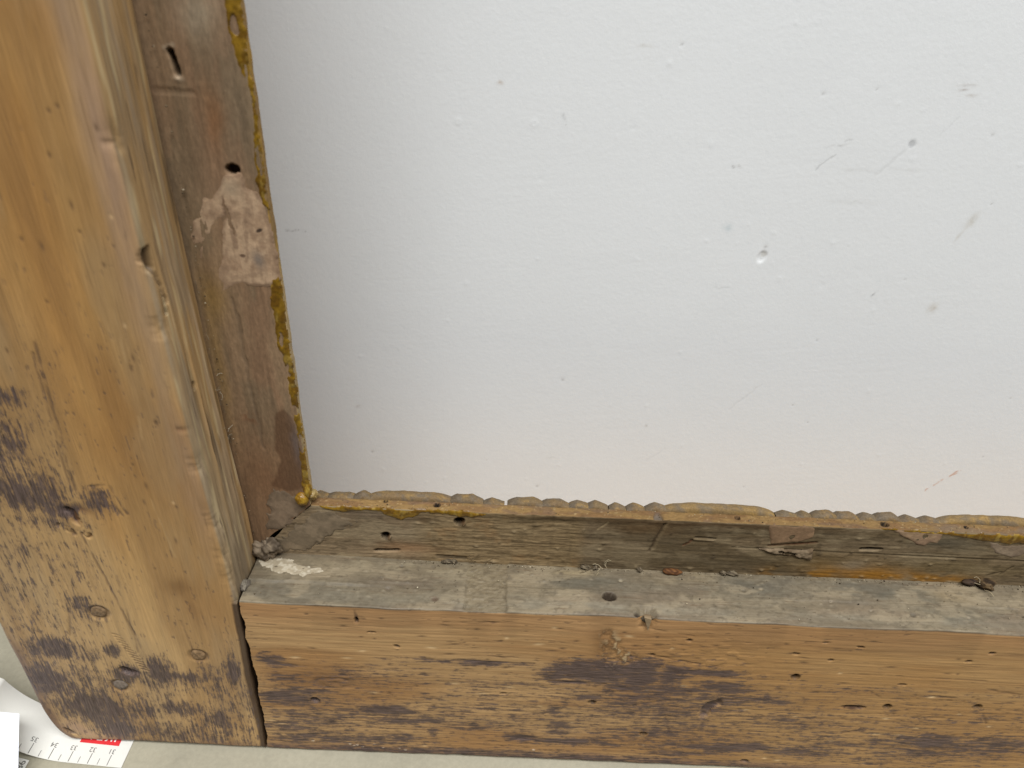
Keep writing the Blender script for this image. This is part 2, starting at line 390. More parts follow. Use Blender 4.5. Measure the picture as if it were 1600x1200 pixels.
# long double scratch, saw ticks, fine scribes
for (x0, z0, x1, z1, wd, a) in [(-158.5, 226, -163.5, 163, 0.8, 0.75), (-160.4, 222, -165, 165, 0.7, 0.6), (-168, 140, -158, 60, 0.7, 0.7), (-160, 118, -161.5, 70, 0.6, 0.6), (-183, 104, -189, 80, 0.8, 0.6), (-150, 166, -147, 152, 0.8, 0.8), (-153, 162, -149, 151, 0.7, 0.7),
                                (-158, 165, -152, 166, 0.7, 0.4), (-139, 92, -136, 60, 0.6, 0.3), (-131, 106, -128, 84, 0.6, 0.4)]:
    m = seg(wx * 0.4 + x * 0.6, z, x0, z0, x1, z1, wd) * front * ss(0.25, 0.6, fbm(x / 2.5, z / 6, 3, 87)); c = mix(c, 0.8 * a * m, lin(88, 70, 58)); d -= 0.22 * m
for k in range(13):
    t = k / 12.0; m = seg(x, z, -170.5 + 8 * t, 82 - 23 * t, -167.5 + 8.5 * t, 80.5 - 23 * t, 0.6); c = mix(c, (0.3 + 0.5 * t) * m, lin(90, 74, 64)); d -= 0.3 * m
for (x0, z0, x1, z1) in [(-128.5, 240, -130.5, 205), (-131, 198, -133, 182), (-136, 160, -134, 130)]:
    m = seg(x, z, x0, z0, x1, z1, 0.6) * front * ss(0.35, 0.65, fbm(x / 2, z / 8, 2, 88)); c = mix(c, 0.22 * m, lin(206, 172, 122)); d -= 0.03 * m
# knot with a split and two dark hollows
m = ell(wx, wz, -168, 153, 7, 2.0, 0); c = mix(c, 0.9 * m * front, lin(92, 58, 40)); d -= 0.5 * m
kn = fbm(x / 2.2, z / 4, 3, 97)
m = seg(wx + 3 * (kn - 0.5), wz, -168.5, 152, -165.5, 139, 2.2) * ss(0.3, 0.55, kn); c = mix(c, 0.85 * m, lin(70, 38, 25)); d -= 1.5 * m
m = seg(wx + 3 * (kn - 0.5), wz, -174, 144, -169, 140, 2.2) * front * ss(0.35, 0.6, kn); c = mix(c, 0.8 * m, lin(70, 52, 42)); d -= 0.7 * m
m = ell(wx, wz, -136, 113, 6, 5); c = mix(c, 0.55 * m, lin(112, 78, 42)); m = ell(wx, wz, -133, 100, 2.5, 10, 8); c = mix(c, 0.4 * m, lin(122, 84, 46))
m = disc(wx, wz, -168.5, 56.5, 4.0, 1.7, -20, 0.3); c = mix(c, 0.9 * m, lin(36, 28, 26)); d -= 2.0 * m
for (px, pz) in [(-172.8, 94.9), (-135.1, 69.4), (-175.6, 45.6)]:     # seats of the pegs
    m = disc(wx * 0.3 + x * 0.7, wz * 0.2 + z * 0.8, px, pz, 4.3, 4.0, 0, 0.3); c = mix(c, 0.7 * m, lin(84, 62, 44)); d -= 0.9 * m
# damage on the arris: knot hole, split, small hole, chips
sa = np.where(PY > 4.0, PY, np.where(x > XI - 4.6, 0.5 * (PY + x - XI), x - XI))   # distance along the section from the arris
kw = fbm(PY / 2 + z / 3, z / 3, 3, 90)
m = disc(sa + 2 * (kw - 0.5), z, 1.6, 256.5, 2.0, 3.6, 0, 0.35); c = mix(c, 0.75 * m, lin(58, 40, 28)); d -= 2.6 * m
for (y0, z0, y1, z1, wd, a) in [(2.0, 253, 4.4, 237, 1.1, 0.7), (3.4, 252, 6.0, 240, 0.8, 0.5)]:
    m = seg(sa + 1.2 * (kw - 0.5), z, y0, z0, y1, z1, wd); c = mix(c, a * m, lin(104, 92, 78)); d -= 1.2 * m
m = disc(PY, z, 9.7, 205.5, 0.75, 1.7, 0, 0.2) * inner; d -= 4 * m; c = mix(c, 0.8 * m, lin(40, 20, 14))
m = ell(sa + 1.0 * (kw - 0.5), z, -2.0, 192.8, 2.0, 1.2); c = mix(c, 0.4 * m, lin(110, 74, 52)); d -= 0.4 * m
for (z0, r) in [(292, 4), (233, 5), (176, 4), (148, 7), (131, 5), (118, 6)]:
    m = ell(sa, z, 0.5, z0, 3.0, r); d -= 0.8 * m * (0.4 + fbm(PY, z / 2, 2, 91))
for k in range(40):      # tiny nicks
    px, pz = rs.uniform(-205, -118), rs.uniform(20, 320)
    i0, i1 = np.searchsorted(al, [pz - 3, pz + 3]); jj = np.where(np.abs(P[:, 0] - px) < 3)[0]
    sl = np.ix_(range(i0, i1), jj); g = ell(x[sl], z[sl], px, pz, 0.5, rs.uniform(0.5, 1.6)) * front[sl]
    dark = rs.rand() < 0.8
    c[sl] = mix(c[sl], 0.7 * g, lin(96, 74, 54) if dark else lin(204, 170, 124)); d[sl] -= 0.15 * g
# worn pale corner at the foot with red brown rim
m = ell(wx, wz, -205, 10, 9, 5, -35) * front; c = mix(c, 0.7 * m, lin(176, 142, 118))
rim = ss(XL + 9, XL + 2.5, x + 4 * (fbm(x / 4, z / 5, 3, 92) - 0.5)) * (1 - ss(60, 95, z)); c = mix(c, 0.75 * rim, lin(104, 78, 68))
rim = (1 - ss(2, 6.5, z + 4 * (fbm(x / 6, z / 4, 3, 93) - 0.5))); c = mix(c, 0.55 * rim, lin(120, 92, 76))
c = mix(c, 0.9 * disc(wx, wz, -211.5, 8, 1.4, 3.6, 35, 0.3), lin(34, 26, 24)); d -= 1.5 * disc(wx, wz, -211.5, 8, 1.4, 3.6, 35, 0.3)
jt = (PX > XI - 6) * (1 - ss(103, 106, z)); sharp = np.where((PY < 3.6) & (jt > 0.5), 0.12, 1.0); c = mix(c, 0.9 * jt * (PY > 0.3), lin(70, 50, 34))
# shape: rounded foot corner, slight taper of the inner edge, uneven foot
edge = np.where(z < 30, 12.5 * (1 - np.sqrt(np.clip(1 - (1 - np.clip(z, 0, 30) / 30) ** 2.6, 0, 1))), 0)
wgt = np.clip(1 - (x - XL) / 46, 0, 1) ** 2
sx = edge * wgt
sx += np.clip((x - XL) / (XI - XL), 0, 1) * (np.interp(z, [0, 60, 105, 130, 180, 250, 320, 620], [-0.4, 0.3, 2.2, 2.2, 0.5, -0.6, -0.6, -0.6]) + (0.12 + 0.9 * (1 - ss(100, 108, z))) * (fbm(z / 8, z * 0, 4, 94) - 0.5))
sx += (1 - np.clip((x - XL) / 30, 0, 1)) * 1.0 * (fbm(z / 25, z * 0, 3, 95) - 0.5)
foot = 3.0 - np.sqrt(np.clip(9 - np.clip(3 - z, 0, 3) ** 2, 0, 9))
zz = np.where(A < 335, A, A) + np.clip(1 - A / 8, 0, 1) * (0.2 + 1.1 * fbm(x / 5, x * 0, 3, 96))
V = np.stack([PX + sx + NX * d, PY * sharp + NY * d + foot * front, zz], -1).reshape(-1, 3) * MM
F = grid_faces(*A.shape, wrap=True)[:, ::-1]
stile = link('stile', raw_mesh('stile', V, F, c.reshape(-1, 3), True, {'Res': RES}), M_STILE, frame)
stile['label'] = 'upright honey brown pine member, dark paint residue at its foot'

# ---- the level member (rail)
P, T = profile([(28.8, 0), (0, 0), (0, TOP), (28.8, TOP)], [0.5, 2.0, 0.9, 0.5], [1.5, 0.42, 0.42, 6.0])
Nn = np.stack([-T[:, 1], T[:, 0]], 1)
al = axis((-111.0, 262, 0.5), (262, 620, 6))
A, S = np.meshgrid(al, np.arange(len(P)), indexing='ij')
PY, PZ, NY, NZ = P[S, 0], P[S, 1], Nn[S, 0], Nn[S, 1]
front = ss(0.3, 0.8, -NY); topf = ss(0.2, 0.75, NZ) * (PZ > 50)
x, z = A, PZ
wx = x + 6 * (fbm(x / 12, z / 5, 3, 150) - 0.5); wz = z + 2.6 * (fbm(x / 12, z / 5, 3, 151) - 0.5)
kd = np.hypot((x + 75) / 2.2, (z - 54)); bend = 5 * np.exp(-(kd / 13) ** 2) * np.sign(z - 54) + 3.0 * ell(x, z, 52, 86, 26, 20)
gz = z + bend + 2 * (vnoise(x / 60, z / 30, 152) - 0.5)
c = np.empty(x.shape + (3,)); c[:] = lin(170, 135, 92)
c = mix(c, ss(0.35, 0.7, fbm(x / 80, z / 18, 3, 160)), lin(156, 117, 74))
c = mix(c, 0.55 * ss(40, 120, x), lin(156, 119, 72))
c = mix(c, 0.5 * ss(84, 104, z + 6 * (fbm(x / 20, z / 8, 2, 161) - 0.5) * 2), lin(164, 122, 82))
gr = fbm(x / 50, gz / 1.3, 4, 163); c = shade(c, 0.82 + 0.36 * gr)
c = c * np.array([1.13, 1.15, 1.15])
lines = ss(0.56, 0.66, fbm(x / 70, gz / 0.9, 3, 164)); c = mix(c, 0.22 * lines, lin(120, 82, 48))
d = 0.8 * (fbm(x / 110, z / 50, 2, 170) - 0.5) + 0.2 * (fbm(x / 25, gz / 1.0, 3, 171) - 0.5)
env = 0.0
for (cx, cz, rx, rz, rot, a) in [(-102, 68, 6, 5, 0, 0.78), (-97, 57, 9, 4, 0, 0.7), (-98, 42, 11, 6, 0, 0.95), (-88, 47, 12, 3, 0, 0.7), (-52, 36, 12, 4, 0, 0.98), (-42, 29, 18, 3, 0, 0.82), (-68, 34, 8, 3, 0, 0.6), (-100, 22, 9, 6, 0, 0.6), (-75, 12, 30, 5, 0, 0.72), (-98, 10, 8, 5, 0, 0.7), (-46, 14, 12, 4, 0, 0.62),
                                 (-32, 19, 3, 6, 0, 0.7), (-15, 26, 25, 3.5, 0, 0.55), (12, 18.5, 10, 2.6, 0, 1.0), (33, 17.5, 12, 2.4, 0, 0.95), (50, 17, 8, 2, 0, 0.8), (27, 70, 8, 6, 15, 0.9), (44, 70, 14, 6.5, -4, 1.2), (62, 70, 8, 8, 0, 1.2), (76, 70, 7, 6, 0, 0.9), (92, 72, 12, 2.2, 0, 1.05),
                                 (36, 62, 12, 2, 0, 0.8), (58, 60, 16, 3.2, 0, 0.75), (80, 60, 18, 4, 0, 0.78), (100, 62, 16, 4.5, 0, 0.8), (66, 53, 22, 3.4, 0, 0.66), (40, 52, 12, 3.4, 0, 0.62), (100, 50, 12, 6, 20, 0.72), (70, 44, 30, 5, 0, 0.5), (88, 33, 30, 8, 0, 0.52), (75, 27, 18, 6, 0, 0.6),
                                 (108, 18, 34, 3.6, 0, 0.82), (92, 11, 22, 2.6, 0, 0.6), (30, 30, 8, 12, 0, 0.55), (26, 40, 5, 5, 0, 0.6), (130, 40, 24, 7, 0, 0.45), (120, 55, 16, 4, 0, 0.55), (150, 17, 24, 5, 0, 0.72), (165, 24, 18, 3, 0, 0.6), (205, 30, 20, 6, 0, 0.66), (200, 20, 26, 4, 0, 0.58), (185, 40, 20, 4, 0, 0.42), (235, 28, 22, 8, 0, 0.6), (222, 46, 8, 4, 30, 0.5),
                                 (-10, 73, 34, 2, 0, 0.55), (-5, 58, 34, 5, 0, 0.38), (0, 44, 40, 5, 0, 0.34), (150, 65, 70, 4, 0, 0.32), (160, 52, 60, 5, 0, 0.3), (60, 36, 220, 28, 0, 0.36), (-60, 60, 40, 10, 0, 0.36), (190, 24, 70, 18, 0, 0.44), (10, 3, 130, 5, 0, 0.6), (75, 52, 50, 22, 0, 0.52), (80, 24, 60, 14, 0, 0.48), (-90, 30, 30, 28, 0, 0.46), (-40, 30, 50, 12, 0, 0.42)]:
    env = np.maximum(env, a * ell(wx, wz, cx, cz, rx * 1.35, rz * 1.3, rot) * (1.12 if a < 0.7 else 1.0))
tex = 0.45 * fbm(x / 12, gz / 0.9, 4, 180) + 0.22 * fbm(x / 3.2, z / 2.2, 4, 181) + 0.33 * fbm(x / 4, gz / 0.7, 3, 182)
tex = 0.5 + (tex - 0.5) * 2.1
env = env * front
RES = np.minimum(0.84, env * (0.7 + 0.6 * fbm(x / 14, z / 5, 3, 183)))
flecks = ss(0.73, 0.8, fbm(x / 5.5, gz / 0.8, 3, 185)) * front * ss(0.1, 0.5, fbm(x / 40, z / 15, 2, 186) - 0.15 + 0.2 * (1 - ss(30, 75, z)))
c = mix(c, 0.65 * flecks, lin(92, 72, 56)); d -= 0.12 * flecks
# small square chatter marks across the grain
ch = ss(0.45, 0.6, vnoise(x / 4.2, z / 2.2, 187)) * ell(wx, wz, 92, 84, 26, 12) * front; d += 0.22 * ch; 
chl = ss(0.9, 1.0, vnoise(np.floor(x / 5.5) * 7.7, np.floor(z / 4.5) * 3.1, 188)) * ell(wx, wz, 92, 84, 24, 12); c = mix(c, 0.16 * chl * front, lin(196, 150, 96))
for (x0, z0, x1, z1, wd, a, dp) in [(20, 62.5, 48, 61.8, 0.7, 0.8, 0.5), (15, 74, -35, 74, 0.8, 0.55, 0.3), (56, 46, 82, 53, 0.8, 0.55, 0.3), (100, 54, 124, 55.5, 0.7, 0.7, 0.3), (64, 83, 88, 78, 0.7, 0.7, 0.5), (58, 100, 82, 96, 0.6, 0.35, 0.3),
                                    (-25, 98, 4, 100, 0.6, 0.4, 0.3), (-62, 103, -62, 96, 0.9, 0.7, 0.4), (78, 39, 82, 27, 0.9, 0.6, 0.3), (167, 64, 173, 60, 0.7, 0.7, 0.3), (173, 60, 186, 60, 0.7, 0.6, 0.3), (158, 32, 172, 36, 1.0, 0.7, 0.4), (180, 47, 205, 48, 0.9, 0.5, 0.3),
                                    (195, 63, 206, 62.5, 1.0, 0.8, 0.5), (199, 60.5, 210, 60.5, 0.8, 0.7, 0.4), (214, 70, 236, 66, 0.9, 0.6, 0.4), (222, 52, 226, 45, 0.9, 0.7, 0.3), (150, 76, 215, 75, 0.7, 0.45, 0.3), (130, 95, 140, 95.5, 0.9, 0.55, 0.3), (145, 44, 150, 43, 0.9, 0.7, 0.4), (115, 31, 135, 30.5, 0.8, 0.5, 0.3)]:
    m = seg(x, wz * 0.25 + z * 0.75, x0, z0, x1, z1, wd) * front * ss(0.3, 0.62, fbm(x / 4, z / 3, 3, 189)); c = mix(c, 0.85 * a * m, lin(78, 58, 44)); d -= 0.6 * dp * m
# knots
m = ell(wx, wz, -75, 55, 10, 4.5, 8); ring = 0.5 + 0.5 * np.sin(kd * 1.7 + 4 * fbm(x / 6, z / 4, 3, 190)); c = mix(c, (0.75 * m * (0.45 + 0.55 * ring)), lin(88, 72, 60)); d -= 0.6 * m * ring
c = mix(c, 0.4 * ell(wx, wz, -85, 58, 14, 8), lin(128, 88, 48))
m = disc(wx, wz, -86.2, 41.1, 1.9, 1.2, -20, 0.2); d -= 7 * m; c = mix(c, 0.9 * disc(wx, wz, -86.2, 41.1, 2.5, 1.7, -20, 0.2), lin(26, 20, 16))  # hole shade painted in near-black, wider than the recess
m = ell(wx, wz, 13, 18.5, 7, 2.0, -3); c = mix(c, 0.7 * m, lin(66, 50, 42)); d -= 0.8 * m
# torn fibres above the dark patch
tz = fbm(x / 1.6, z / 3.0, 4, 191); m = np.clip(seg(wx, wz, 46, 93, 50, 76, 6) + seg(wx, wz, 50, 84, 60, 78, 5), 0, 1) * front
c = mix(c, 0.7 * m * ss(0.4, 0.55, tz), lin(104, 78, 50)); c = mix(c, 0.75 * m * ss(0.56, 0.64, tz), lin(190, 164, 124)); d += 1.6 * m * (tz - 0.55)
c = mix(c, 0.5 * ell(x, z, 44, 88, 4, 9) * front, lin(112, 76, 40))
# slanted dent, slot, holes; slot and hole shade painted in, past the rims
m = disc(wx, wz, 98, 47.5, 2.4, 7.0, -28, 0.25) * front; c = mix(c, 0.75 * m, lin(92, 78, 68)); d -= 1.6 * m
m = disc(x, z, 162.2, 52.7, 5.0, 1.15, 0, 0.2); d -= 7.0 * m; m = disc(x, z, 162.2, 52.7, 5.5, 1.7, 0, 0.2); c = mix(c, 0.94 * m, lin(44, 17, 13)); RES = RES * (1 - m)
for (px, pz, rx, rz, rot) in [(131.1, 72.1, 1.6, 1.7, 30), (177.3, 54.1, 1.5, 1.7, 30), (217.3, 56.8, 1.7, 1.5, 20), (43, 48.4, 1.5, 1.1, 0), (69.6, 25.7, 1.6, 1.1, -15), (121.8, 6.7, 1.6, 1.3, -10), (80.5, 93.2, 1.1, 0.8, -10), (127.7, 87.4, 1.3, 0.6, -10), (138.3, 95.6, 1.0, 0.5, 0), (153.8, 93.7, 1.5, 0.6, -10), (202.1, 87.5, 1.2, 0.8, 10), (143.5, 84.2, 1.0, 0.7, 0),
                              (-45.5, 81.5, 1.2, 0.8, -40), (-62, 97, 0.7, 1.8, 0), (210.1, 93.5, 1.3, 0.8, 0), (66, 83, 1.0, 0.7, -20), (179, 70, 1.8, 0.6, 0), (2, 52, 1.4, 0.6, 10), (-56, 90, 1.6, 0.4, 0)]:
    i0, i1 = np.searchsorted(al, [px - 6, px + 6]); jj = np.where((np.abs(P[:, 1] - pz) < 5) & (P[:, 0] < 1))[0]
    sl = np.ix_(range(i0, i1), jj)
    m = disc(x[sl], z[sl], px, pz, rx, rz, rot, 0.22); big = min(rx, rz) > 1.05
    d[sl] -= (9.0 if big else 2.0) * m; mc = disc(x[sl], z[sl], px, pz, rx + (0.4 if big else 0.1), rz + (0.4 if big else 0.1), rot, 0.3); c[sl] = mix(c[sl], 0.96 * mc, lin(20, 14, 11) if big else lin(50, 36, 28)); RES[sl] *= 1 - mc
for k in range(190):     # tiny flecks
    px, pz = rs.uniform(-108, 235), rs.uniform(4, 100)
    i0, i1 = np.searchsorted(al, [px - 5, px + 5]); jj = np.where((np.abs(P[:, 1] - pz) < 3) & (P[:, 0] < 1))[0]
    sl = np.ix_(range(i0, i1), jj); g = ell(x[sl], z[sl], px, pz, rs.uniform(0.6, 2.4), rs.uniform(0.35, 0.6), rs.uniform(-8, 8))
    dark = rs.rand() < 0.75
    c[sl] = mix(c[sl], 0.75 * g, lin(72, 54, 42) if dark else lin(216, 186, 140)); d[sl] -= 0.15 * g
# purplish worn foot edge, glints painted in as pale specks
rim = 1 - ss(3, 9, z + 6 * (fbm(x / 12, z / 3, 3, 192) - 0.5)); c = mix(c, 0.6 * rim * front, lin(116, 92, 82))
for (px, pz) in [(-90, 9), (-72, 7.5), (-70, 6), (-68.5, 7), (-60, 8), (-48, 5), (-45, 4), (-56, 5), (18, 9), (-66, 5.5)]:
    m = disc(x, z, px, pz, 0.7, 0.6); c = mix(c, 0.75 * m * front, lin(222, 206, 184)); d += 0.3 * m
# --- upper side of the rail inside the rebate: grey wash
y = PY
gx = x + 3 * (fbm(x / 8, y / 5, 3, 200) - 0.5); gy = y + 3 * (fbm(x / 8, y / 5, 3, 201) - 0.5)
g = np.empty(c.shape); g[:] = lin(147, 141, 126)
g = mix(g, 0.8 * ss(0.42, 0.62, fbm(x / 34, y / 12, 4, 202)), lin(126, 123, 115))
g = mix(g, 0.7 * ss(0.52, 0.64, fbm(x / 26, y / 9, 4, 203)), lin(158, 150, 133))
g = mix(g, 0.45 * ss(0.5, 0.65, fbm(x / 40, y / 14, 3, 204)), lin(140, 124, 110))
for (cx, cy, rx, ry, rgb, a) in [(-40, 22, 30, 5, (168, 162, 144), 0.75), (-20, 20, 12, 4, (170, 164, 146), 0.7), (-45, 14, 22, 5, (120, 112, 101), 0.7), (33, 24, 11, 2.4, (178, 168, 144), 0.85), (30, 18.5, 10, 3.2, (108, 109, 103), 0.85), (45, 19, 9, 4, (112, 112, 106), 0.8), (72, 23, 12, 3, (160, 152, 134), 0.6), (88, 25, 8, 3, (166, 158, 138), 0.7),
                                 (110, 20, 14, 6, (112, 113, 108), 0.85), (125, 24, 10, 4, (112, 112, 108), 0.6), (105, 10, 26, 5, (156, 150, 136), 0.5), (160, 21, 20, 6, (110, 112, 108), 0.85), (185, 20, 10, 8, (114, 116, 111), 0.85), (172, 14, 10, 2.5, (162, 156, 142), 0.7), (202, 20, 12, 4, (170, 158, 134), 0.75), (220, 20, 16, 5, (164, 158, 142), 0.7), (195, 8, 10, 4, (118, 120, 114), 0.6), (140, 20, 12, 3, (160, 154, 140), 0.6),
                                 (60, 5, 200, 2.5, (168, 168, 160), 0.45), (-95, 7, 26, 5, (124, 122, 114), 0.75), (-55, 6, 28, 4, (140, 138, 128), 0.5)]:
    g = mix(g, np.clip(1.5 * a * ell(gx, gy, cx, cy, rx, ry) * (0.35 + 1.2 * fbm(x / 7, y / 5, 4, 215)), 0, 1), lin(*rgb))
gt = fbm(x / 2.0, y / 1.6, 4, 205); g = shade(g, 0.66 + 0.6 * gt); g = mix(g, 0.55 * ss(0.52, 0.66, fbm(x / 15, y / 6, 5, 217)), lin(186, 178, 160)); g = mix(g, 0.5 * ss(0.55, 0.68, fbm(x / 20, y / 7, 5, 218)), lin(116, 109, 97)); g = mix(g, 0.5 * ss(0.62, 0.75, fbm(x / 1.6, y / 1.2, 3, 216)), lin(98, 93, 84))
gd = 0.5 * (gt - 0.5) + 0.5 * (fbm(x / 40, y / 9, 3, 206) - 0.5)
ridge = ss(11.2, 12.4, y + 1.2 * (fbm(x / 15, y * 0, 2, 207) - 0.5)) * (1 - ss(-70, -45, x)); gd += 0.9 * ridge
# rough fibrous rectangle with raised rim
m = (ss(-17, -15.6, x) * (1 - ss(0.6, 2, x))); rf = fbm(x / 1.4, y / 1.1, 4, 208)
g = mix(g, 0.5 * m, lin(148, 139, 118)); g = mix(g, 0.45 * m * ss(0.56, 0.66, rf), lin(100, 92, 78)); gd += m * (0.9 * (rf - 0.55) - 0.3)
for xx in (-16.6, 1.4):
    m = seg(gx, y, xx, 18, xx, 0.5, 1.0) * ss(0.35, 0.6, fbm(x / 2, y / 4, 3, 219)); g = mix(g, 0.5 * m, lin(92, 86, 74)); gd -= 0.35 * m
m = disc(x, y, 45.8, 10.4, 2.6, 2.1, 0, 0.2); gd -= 8 * m; g = mix(g, 0.97 * disc(x, y, 45.8, 10.4, 3.0, 2.6, 0, 0.2), lin(40, 14, 10)); g = mix(g, disc(x, y, 46.2, 8.4, 1.3, 0.6), lin(246, 240, 232))
for (px, py, r, rgb) in [(-46, 24, 1.1, (92, 88, 80)), (-29, 6, 1.5, (100, 78, 68)), (-50, 11, 1.3, (120, 112, 104)), (106, 18, 1.0, (96, 92, 84)), (176, 8, 1.2, (90, 88, 82)), (114, 19.5, 1.0, (188, 180, 164)), (52, 21, 1.0, (184, 180, 166)), (143, 14, 0.7, (180, 172, 160)), (159, 10, 0.6, (184, 178, 166)), (200, 8, 0.6, (184, 178, 168))]:
    m = disc(x, y, px, py, r, r * 0.8, 0, 0.4); g = mix(g, 0.85 * m, lin(*rgb)); gd -= 0.5 * m
for k in range(90):
    px, py = rs.uniform(-108, 235), rs.uniform(1, 27); i0, i1 = np.searchsorted(al, [px - 3, px + 3])
    jj = np.where((np.abs(P[:, 0] - py) < 3) & (P[:, 1] > 100))[0]; sl = np.ix_(range(i0, i1), jj)
    q = ell(x[sl], y[sl], px, py, rs.uniform(0.4, 1.0), 0.5); gd[sl] += 0.35 * q
    g[sl] = mix(g[sl], 0.6 * q, lin(178, 172, 156) if rs.rand() < 0.5 else lin(90, 86, 78))
g = 0.75 * g + 0.25 * g.mean(axis=(0, 1)); g = g * np.array([0.575, 0.51, 0.415])
tm = ss(0.12, 0.4, topf + 0.3 * (fbm(x / 3, z / 2, 2, 209) - 0.5))
c = c * (1 - tm[..., None]) + g * tm[..., None]
d = d * (1 - topf) + gd * topf
arris_line = ell(z * 0 + NZ, z * 0, 0.35, 0, 0.25, 9) * (PZ > 90) * ss(0.3, 0.6, fbm(x / 14, z * 0, 3, 210)); c = mix(c, 0.8 * arris_line, lin(70, 56, 42))  # broken darker line along the upper arris
# chipped notch on the upper arris, and wavering arris
d -= 3.2 * (np.clip(1 - np.abs(x - 61) / 4.5, 0, 1) * ss(97, 104, z) * (y < 6)) * (0.5 + fbm(x / 1.5, z / 2, 2, 211))
m = disc(gx, gy, 58.8, 1.6, 3.0, 1.2, 0, 0.3) * topf; c = mix(c, 0.9 * m, lin(40, 32, 28)); d -= 1.6 * m
aw = 1.4 * (fbm(x / 22, z * 0, 3, 212) - 0.5) + 1.0 * ell(x, x * 0, 45, 0, 30, 9)
endw = 2.4 * (fbm(z / 7, z * 0 + 3, 5, 213, 0.6) - 0.5) + np.interp(z, [0, 4, 12, 60, 105], [-1.8, -0.4, 0.9, 1.1, 0.4])
xx = A + endw * np.clip(1 - (A + 111) / 12, 0, 1) * 1.0 - 0.02 * (TOP - z) * np.clip(1 - (A + 111) / 20, 0, 1)
zz = PZ + aw * ss(80, 105, PZ) * (PY < 14) + np.where(PZ < 8, (1 - PZ / 8) * (0.2 + 1.4 * fbm(x / 7, x * 0, 3, 214)), 0)
V = np.stack([xx, PY + NY * d, zz + NZ * d * (PZ > 5)], -1).reshape(-1, 3) * MM
F = grid_faces(*A.shape, wrap=True)
n, k = A.shape
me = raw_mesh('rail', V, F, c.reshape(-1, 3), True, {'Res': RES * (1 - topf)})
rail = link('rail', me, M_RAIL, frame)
rail['label'] = 'level pine member with grey washed upper side and dark scraped residue'

# end caps (plain sections of the two members, hidden in the joint or out at the far ends)
def cap(name, co, mat, rgb, parent):
    q = np.array(co) * MM
    return link(name, raw_mesh(name, q, [tuple(range(len(q)))], np.tile(lin(*rgb), (len(q), 1)), False), mat, parent)
cap('end_grain', [(-107.5, 0.8, 1.2), (-107.5, 0.8, 104.5), (-107.5, 28.4, 104.5), (-107.5, 28.4, 1.2)], M_RAIL, (96, 72, 48), rail)
cap('end_grain', [(XL + 12, 3.5, 1.2), (XI - 2, 3.5, 1.2), (XI - 2, 28.4, 1.2), (XL + 12, 28.4, 1.2)], M_STILE, (120, 92, 64), stile)

# pegs driven through the corner joint
for i, (px, pz, r, rgb) in enumerate([(-172.8, 94.9, 3.9, (128, 104, 76)), (-135.1, 69.4, 3.9, (132, 106, 76)), (-175.6, 45.6, 3.9, (116, 104, 92))]):
    nr, na = 9, 28
    R_, TH = np.meshgrid(np.linspace(0, 1, nr), np.linspace(0, 2 * np.pi, na, endpoint=False), indexing='ij')
    wob = 1 + 0.16 * (fbm(np.cos(TH) * 1.5 + 9 * i, np.sin(TH) * 1.5, 2, 300 + i) - 0.5)
    gx_, gz_ = px + R_ * r * wob * np.cos(TH), pz + R_ * r * 0.94 * wob * np.sin(TH)
    yy = 0.25 + 1.2 * ss(0.7, 1.0, R_) + 0.5 * (fbm(gx_ / 1.2, gz_ / 1.2, 3, 310 + i) - 0.5) * 2
    cc = np.empty(R_.shape + (3,)); cc[:] = lin(*rgb); cc = shade(cc, 0.6 + 0.8 * fbm(gx_ / 0.9, gz_ / 0.9, 3, 320 + i))
    V = np.stack([gx_, yy, gz_], -1).reshape(-1, 3) * MM
    link('peg', raw_mesh('peg', V, grid_faces(nr, na, True), cc.reshape(-1, 3)), M_RAIL, stile)

# ---- sight mouldings set inside the rebate
LY, LT = 28.0, 135.5           # depth of the ledge face, height of its upper edge
SX = -84.5                     # inner edge of the upright ledge

# level moulding
pr = [(LY, 8), (LY, LT), (33.6, LT), (38.5, 130.5), (60, 104), (92, 58), (92, 14), (60, 6)]
P, T = profile(pr, [0.5, 0.5, 0.9, 0.9, 3, 4, 4, 3], [0.42, 0.6, 1.2, 4, 8, 8, 8, 6])
Nn = np.stack([-T[:, 1], T[:, 0]], 1)
keep_hi = P[:, 1] > 100
al = axis((SX, 245, 0.5), (245, 620, 6))
A, S = np.meshgrid(al, np.arange(len(P)), indexing='ij')
PY, PZ, NY, NZ = P[S, 0], P[S, 1], Nn[S, 0], Nn[S, 1]
cutx = np.minimum(PZ, LT) - LT                      # mitre
x0 = A; x = A + cutx * np.clip(1 - (A - SX) / 60, 0, 1); z = PZ
front = ss(0.4, 0.8, -NY)
wx = x + 3 * (fbm(x / 7, z / 4, 3, 400) - 0.5); wz = z + 2.0 * (fbm(x / 7, z / 4, 3, 401) - 0.5)
c = np.empty(x.shape + (3,)); c[:] = lin(126, 112, 92)
c = mix(c, ss(10, 70, x), lin(104, 92, 72)); c = mix(c, 0.6 * ss(120, 150, x), lin(112, 100, 80))
c = mix(c, 0.55 * ss(0.45, 0.65, fbm(x / 30, z / 6, 4, 402)), lin(98, 88, 72))
c = mix(c, 0.45 * ss(0.5, 0.65, fbm(x / 18, z / 5, 4, 403)), lin(132, 118, 98))
gr = fbm(x / 20, z / 0.9, 4, 404); c = shade(c, 0.62 + 0.76 * gr); c = mix(c, 0.5 * ss(0.6, 0.72, fbm(x / 3, z / 1.6, 4, 432)), lin(70, 61, 48)); c = mix(c, 0.5 * ss(0.5, 0.66, fbm(x / 12, z / 5, 5, 433)), lin(150, 138, 116))
d = 0.3 * (gr - 0.5) + 0.5 * (fbm(x / 60, z / 14, 2, 405) - 0.5)
